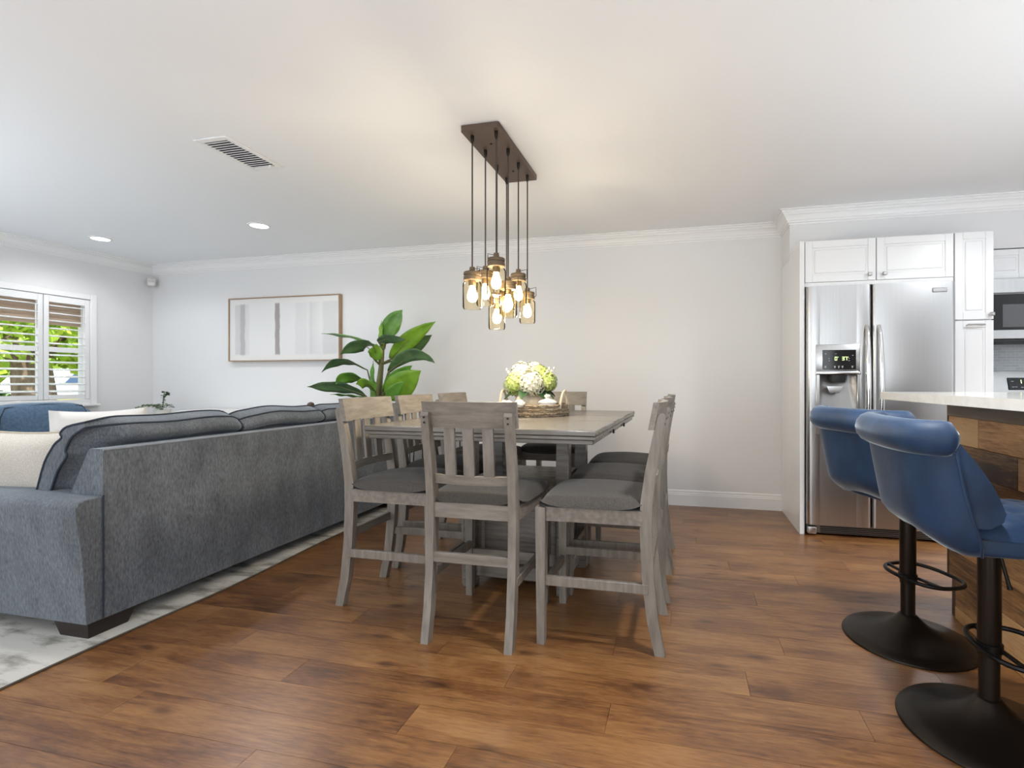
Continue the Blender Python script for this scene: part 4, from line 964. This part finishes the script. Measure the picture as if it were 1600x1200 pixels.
def shaker(name, x0, x1, z0, z1, yf, par, st=.05):
    """door with stepped frame and raised centre panel; front at yf"""
    mb = MB().box(x0, x1, yf + .006, yf + .02, z0, z1, .002)
    mb.box(x0, x0 + st, yf, yf + .008, z0, z1, .002).box(x1 - st, x1, yf, yf + .008, z0, z1, .002).box(x0 + st, x1 - st, yf, yf + .008, z0, z0 + st, .002).box(x0 + st, x1 - st, yf, yf + .008, z1 - st, z1, .002)
    mb.box(x0 + st + .014, x1 - st - .014, yf + .001, yf + .008, z0 + st + .014, z1 - st - .014, .006)
    return obj(name, mb, M['cab'], par)
uc = thing('upper_cabinet', 'white two-door cabinet mounted over the refrigerator', 'cabinet', (.874, 4.02, 1.815))
obj('carcass', MB().box(.001, .953, .024, .34, .0, .33, .002), M['cab'], uc)
obj('bottom_rail', MB().box(.002, .953, .006, .024, .0, .028, .001), M['cab'], uc)
for x0, x1, kx in ((.004, .470, .425), (.476, .952, .520)):
    d_ = shaker('door', x0, x1, .030, .331, 0, uc)
    obj('knob', MB().box(kx - .013, kx + .013, -.034, -.010, .056, .082, .004).box(kx - .006, kx + .006, -.012, .002, .063, .075), M['nickel'], d_)
tc_ = thing('tall_cabinet', 'narrow tall white cabinet between refrigerator and microwave', 'cabinet', (1.832, 4.02, 0))
obj('carcass', MB().box(.001, .230, .024, .67, .09, 2.07, .002).box(.001, .230, .024, .34, 2.07, 2.147, .002), M['cab'], tc_)
d_ = shaker('door', .002, .231, 1.545, 2.147, 0, tc_, .048)
obj('knob', MB().box(.200, .224, -.034, -.010, 1.565, 1.590, .004).box(.206, .218, -.012, .002, 1.571, 1.584), M['nickel'], d_)
d_ = shaker('door', .002, .231, .11, 1.538, 0, tc_, .048)
obj('pull_handle', MB().box(.065, .170, -.034, -.024, 1.502, 1.513, .003).box(.07, .08, -.026, .002, 1.503, 1.512).box(.155, .165, -.026, .002, 1.503, 1.512), M['nickel'], d_)
obj('toe_kick', MB().box(.003, .229, .08, .66, 0, .09), M['cab'], tc_)
mc = thing('microwave_cabinet', 'white cabinet mounted above the microwave', 'cabinet', (2.066, 4.365, 1.872))
obj('carcass', MB().box(.001, .76, .021, .334, 0, .22, .002), M['cab'], mc)
for x0 in (.002, .382): shaker('door', x0, x0 + .375, .002, .22, 0, mc, .045)
mw = thing('microwave', 'stainless over-range microwave with a dark glass door', 'microwave', (2.068, 4.30, 1.427))
obj('housing', MB().box(0, .756, .02, .395, 0, .44, .004), M['steeldark'], mw)
obj('top_strip', MB().box(0, .756, 0, .02, .335, .44, .003), M['steel'], mw)
dr = obj('door', MB().box(0, .60, -.004, .02, .0, .33, .004), M['steel'], mw)
obj('door_glass', MB().box(.020, .565, -.008, .0, .065, .325, .002), M['blackglass'], dr)
obj('inner_window', MB().box(.19, .53, -.0095, -.006, .085, .25, .001), M['greyglass'], dr)
obj('control_panel', MB().box(.605, .756, -.004, .02, 0, .33, .003), M['blackglass'], mw)
obj('vent_lip', MB().box(.002, .754, .0, .30, -.022, -.001, .002), M['blackplastic'], mw)
rs = thing('range', 'stainless range with a raised clock panel below the microwave', 'range', (2.068, 4.03, 0))
obj('oven_body', MB().box(.002, .756, .03, .655, .05, .905, .004), M['steel'], rs)
od = obj('oven_door', MB().box(.006, .752, 0, .03, .20, .80, .006), M['steel'], rs)
obj('door_glass', MB().box(.10, .65, -.003, .002, .32, .66, .003), M['blackglass'], od)
obj('door_handle', MB().tube([(.06, -.002, .74), (.06, -.05, .74), (.70, -.05, .74), (.70, -.002, .74)], .011, 8), M['chrome'], od)
obj('cooktop', MB().box(.002, .756, .01, .60, .905, .92, .004), M['blackglass'], rs)
bgp = MB().prism([(.56, .92), (.585, 1.05), (.625, 1.20), (.66, 1.205), (.66, .92)], 'x', .002, .756)
bgo = obj('backguard', bgp, M['steel'], rs)
tilt = Matrix.Translation((.36, .598, 1.10)) @ Matrix.Rotation(-radians(14.9), 4, 'X')
ck = MB().box(.04, .30, -.006, .003, -.048, .05, .003, mtx=tilt)
cko = obj('clock_panel', ck, M['blackglass'], bgo)
cd = MB()
for i, ch in enumerate('1124'):
    mb2 = MB(); digit(mb2, ch, 0, 0, .013, .026, 0, .002)
    cd.add(mb2.v, mb2.f, tilt @ Matrix.Translation((.115 + i * .026 + (.008 if i > 1 else 0), -.0062, .005)))
obj('clock_digits', cd, M['digits'], cko)
ci = MB()
for x_, z_ in ((.07, .02), (.07, -.025), (.09, -.025), (.13, -.028), (.15, -.028), (.20, -.028)): ci.box(x_ - .008, x_ + .008, -.0070, -.0055, z_ - .002, z_ + .002, mtx=tilt)
obj('button_icons', ci, M['icons'], cko)
for k in range(4): obj('knob', MB().lathe([(.001, 0), (.022, 0), (.020, .025), (.001, .026)], n=14, mtx=Matrix.Translation((.10 + k * .18, .0, .86)) @ Matrix.Rotation(pi / 2, 4, 'X')), M['steeldark'], rs)
bs = struct('backsplash', MB().box(2.064, XR, YB - .012, YB, .90, 1.86), M['tile'])

# ---------------------------------------------------------------- island with reclaimed boards and stone counter
IX, IY = 1.25, 2.815
isl = thing('kitchen_island', 'breakfast island clad in brown reclaimed boards under a pale counter', 'island', (IX, IY, 0))
obj('carcass', MB().box(.016, .86, -3.2, -.012, .0, 1.032), M['darkwood'], isl)
obj('end_trim', MB().box(.0, .016, -.012, 0, .185, 1.032, .001), M['darkwood'], isl)
obj('top_trim', MB().box(-.006, .016, -3.2, -.012, .955, 1.032, .002), mat('taupe_board', (.20, .145, .10), .5, noise=((30, 3, 30), (.27, .20, .145), 5)), isl)
rnd = random.Random(21); zz = .955; r_ = 0
while zz > .01:
    h_ = .1275 if zz > .2 else min(.1275, zz - .001)
    yy = -.012 if zz > .2 else -.07
    first = True
    while yy > -3.15:
        ln = rnd.uniform(.35, .85) if not first else rnd.uniform(.18, .6); first = False
        y1 = max(-3.19, yy - ln)
        mb = MB().box(-(yy - y1) / 2 + .0008, (yy - y1) / 2 - .0008, -h_ / 2 + .0008, h_ / 2 - .0008, -.010, rnd.uniform(.0, .003), .0012)
        o = obj('board', mb, M['clad'], isl)
        # board's long axis along y, its face towards -x
        o.matrix_local = Matrix.Translation((.004, (yy + y1) / 2, zz - h_ / 2)) @ Matrix(((0, 0, -1, 0), (1, 0, 0, 0), (0, -1, 0, 0), (0, 0, 0, 1)))
        yy = y1
    zz -= h_; r_ += 1
ct = MB(); poly = []
X0, X1, Y0_, Y1_ = -.285, .92, -3.3, .045
for qx, qy, a0, r in ((X1 - .02, Y1_ - .02, 0, .02), (X0 + .035, Y1_ - .035, 90, .035), (X0 + .02, Y0_ + .02, 180, .02), (X1 - .02, Y0_ + .02, 270, .02)):
    for k in range(6): poly.append((qx + r * cos(radians(a0 + k * 18)), qy + r * sin(radians(a0 + k * 18))))
ct.prism(poly, 'z', 1.0325, 1.068)
counter = obj('island_counter', ct, M['quartz'], None, label='pale cream stone counter slab on the breakfast island', cat='counter')
counter.location = (IX, IY, 0)

# ---------------------------------------------------------------- bar stools
def make_stool():
    s = thing('bar_stool', None, 'stool')
    obj('base', MB().lathe([(.2515, 0), (.2525, .004), (.248, .010), (.20, .024), (.13, .044), (.080, .066), (.050, .092), (.036, .108), (.032, .112)], n=56), M['bronze'], s, sharp=60)
    po = obj('pole', MB().lathe([(.0275, .09), (.0275, .30)], n=28), M['bronze'], s)
    obj('pole_sleeve', MB().lathe([(.0300, .245), (.0310, .25), (.0310, .62)], n=28), M['bronze'], po)
    # footrest: closed loop round the pole, reaching forward
    pts = []
    for k in range(40):
        q = 2 * pi * k / 40; cx_, sy_ = cos(q), sin(q)
        ex = 2 / 2.6
        pts.append((.075 + .110 * abs(cx_) ** ex * (1 if cx_ > 0 else -1), .150 * abs(sy_) ** ex * (1 if sy_ > 0 else -1), .275))
    fr2 = obj('footrest', MB().tube(pts, .0085, 8, closed=True), M['blackmetal'], s)
    obj('footrest_bracket', MB().lathe([(.0315, .26), (.036, .263), (.036, .287), (.0315, .29)], n=24).tube([(.03, -.145, .275), (.02, -.035, .275)], .007, 6).tube([(.03, .145, .275), (.02, .035, .275)], .007, 6), M['blackmetal'], fr2)
    obj('lift_lever', MB().tube([(.0, -.03, .62), (.012, -.042, .565), (.026, -.049, .495), (.030, -.050, .478)], [.005, .005, .006, .008], 8), M['blackmetal'], s)
    V = M['velvet']
    zb_, zt_ = .625, .95
    def plan(t, xe, xb, b, e=.70):
        """t in -1..1 round the back, from the near wing to the far wing"""
        q = t * pi / 2
        return (xe - (xe - xb) * abs(cos(q)) ** e, b * abs(sin(q)) ** e * (1 if t > 0 else -1))
    def shell(t, v, off=0.0):
        xe = -.115 * (1 - v) + (-.205) * v - .012 * sin(v * pi); tk = max(0, 1 - v / .22) ** 2; xb = -.265 - .050 * v + off + .055 * tk; b = .226 + .016 * v - off - .035 * tk
        x, y = plan(t, xe, xb, b)
        # the bottom edge sweeps down from the back to the seat front
        z = zb_ + (zt_ - zb_) * v + (1 - v) * (.030 * max(0, 1 - abs(t) * 1.2) - .012)
        return (x, y, z)
    mb = MB(); NU, NV = 40, 12
    mb.grid(NU, NV, lambda u, v: shell(u * 2 - 1, v)); mb.grid(NU, NV, lambda u, v: shell(u * 2 - 1, v, .028), flip=True)
    # close the rim
    rim = [(0, 1)]
    for (aa, bb) in ((0, None), (1, None)):
        A = [shell(aa * 2 - 1, j / (NV - 1)) for j in range(NV)]; Bq = [shell(aa * 2 - 1, j / (NV - 1), .028) for j in range(NV)]
        mb.add(A + Bq, [[j, j + 1, NV + j + 1, NV + j] for j in range(NV - 1)])
    for vv in (0, 1):
        A = [shell(i / (NU - 1) * 2 - 1, vv) for i in range(NU)]; Bq = [shell(i / (NU - 1) * 2 - 1, vv, .028) for i in range(NU)]
        mb.add(A + Bq, [[j, j + 1, NU + j + 1, NU + j] for j in range(NU - 1)])
    sh = obj('back_shell', mb, V, s, sharp=60)
    obj('piping', MB().tube([shell(-1, j / 11) for j in range(12)], .005, 6), V, sh)
    obj('piping', MB().tube([shell(1, j / 11) for j in range(12)], .005, 6), V, sh)
    obj('piping', MB().tube([Vector(shell(i / 20 - 1, .90)) * 1 for i in range(41)], .004, 6), V, sh)
    # padded inside of the back, with wings
    def inner(t, v, off):
        xe = -.055 * (1 - v) + (-.190) * v + .02 * sin(v * pi); xe -= .05 * max(0, 1 - v / .18) ** 2; xb = -.238 - .042 * v + off; b = .215 + .017 * v - off * .8
        x, y = plan(t, xe, xb, b); return (x, y, .70 + .245 * v)
    ib = MB()
    ib.grid(NU, NV, lambda u, v: inner(u * 2 - 1, v, 0)); ib.grid(NU, NV, lambda u, v: inner(u * 2 - 1, v, .05 + .012 * sin(u * pi * 9) ** 2 * sin(v * pi)), flip=True)
    for aa in (0, 1):
        A = [inner(aa * 2 - 1, j / (NV - 1), 0) for j in range(NV)]; Bq = [inner(aa * 2 - 1, j / (NV - 1), .05) for j in range(NV)]
        ib.add(A + Bq, [[j, j + 1, NV + j + 1, NV + j] for j in range(NV - 1)])
    for vv in (0, 1):
        A = [inner(i / (NU - 1) * 2 - 1, vv, 0) for i in range(NU)]; Bq = [inner(i / (NU - 1) * 2 - 1, vv, .05 + (.012 * sin(i / (NU - 1) * pi * 9) ** 2 * 0)) for i in range(NU)]
        ib.add(A + Bq, [[j, j + 1, NU + j + 1, NU + j] for j in range(NU - 1)])
    obj('back_pad', ib, V, s, sharp=60)
    # rolled top
    rl = MB(); N = 44; K = 14; vs = []
    for i in range(N + 1):
        t = (i / N * 2 - 1); x, y = plan(t, -.195, -.308, .232); 
        t2 = min(1, t + .02); t1 = max(-1, t - .02); a = plan(t1, -.195, -.308, .232); b = plan(t2, -.195, -.308, .232)
        tg = Vector((b[0] - a[0], b[1] - a[1], 0)).normalized(); sd = Vector((tg.y, -tg.x, 0))
        e = min(i, N - i) / N; k = min(1, sqrt(max(0.0, 1 - (1 - min(1, e / .045)) ** 2)) * .62 + .38)
        for q in range(K):
            ang = 2 * pi * q / K; vs.append(Vector((x, y, .957)) + sd * (cos(ang) * .046 * k) + Vector((0, 0, sin(ang) * .052 * k)))
    fs = [[i * K + q, i * K + (q + 1) % K, (i + 1) * K + (q + 1) % K, (i + 1) * K + q] for i in range(N) for q in range(K)] + [list(range(K)), list(range(N * K, (N + 1) * K))]
    obj('top_roll', rl.add(vs, fs), V, s, sharp=70)
    sbm = MB(); soft_box(sbm, .035, 0, .644, .41, .40, .075, 6, 10); obj('seat_base', sbm, V, s, sharp=60)
    sc = MB()
    def tuft(u, v, top):
        x, y = u * 2 - 1, v * 2 - 1; L_ = (abs(x) ** 8 + abs(y) ** 8) ** (1 / 8); m_ = max(abs(x), abs(y)); k = m_ / L_ if L_ else 1
        x *= k; y *= k; e = 1 - max(abs(x), abs(y))
        z = .665 + ((.045 * min(1, e / .16) ** .5 + .022 * (1 - x * x) * (1 - y * y) - .010 * (cos(x * 2.5 * pi) * cos(y * 2.5 * pi)) ** 6) if top else 0)
        return (.02 + x * .22, y * .205, z)
    sc.grid(31, 31, lambda u, v: tuft(u, v, True)); sc.grid(31, 31, lambda u, v: tuft(u, v, False), flip=True)
    obj('seat_cushion', sc, V, s, sharp=70)
    return s
st0 = make_stool()
st0.location = (.955, 1.885, 0); setp(st0, 'blue velvet bar stool nearer the viewer at the island', 'stool', 'bar stools at the island')
st1 = dup(st0); st1.location = (.954, 2.482, 0); st1.rotation_euler = (0, 0, radians(22)); setp(st1, 'blue velvet bar stool farther from the viewer, beside the refrigerator', 'stool', 'bar stools at the island')
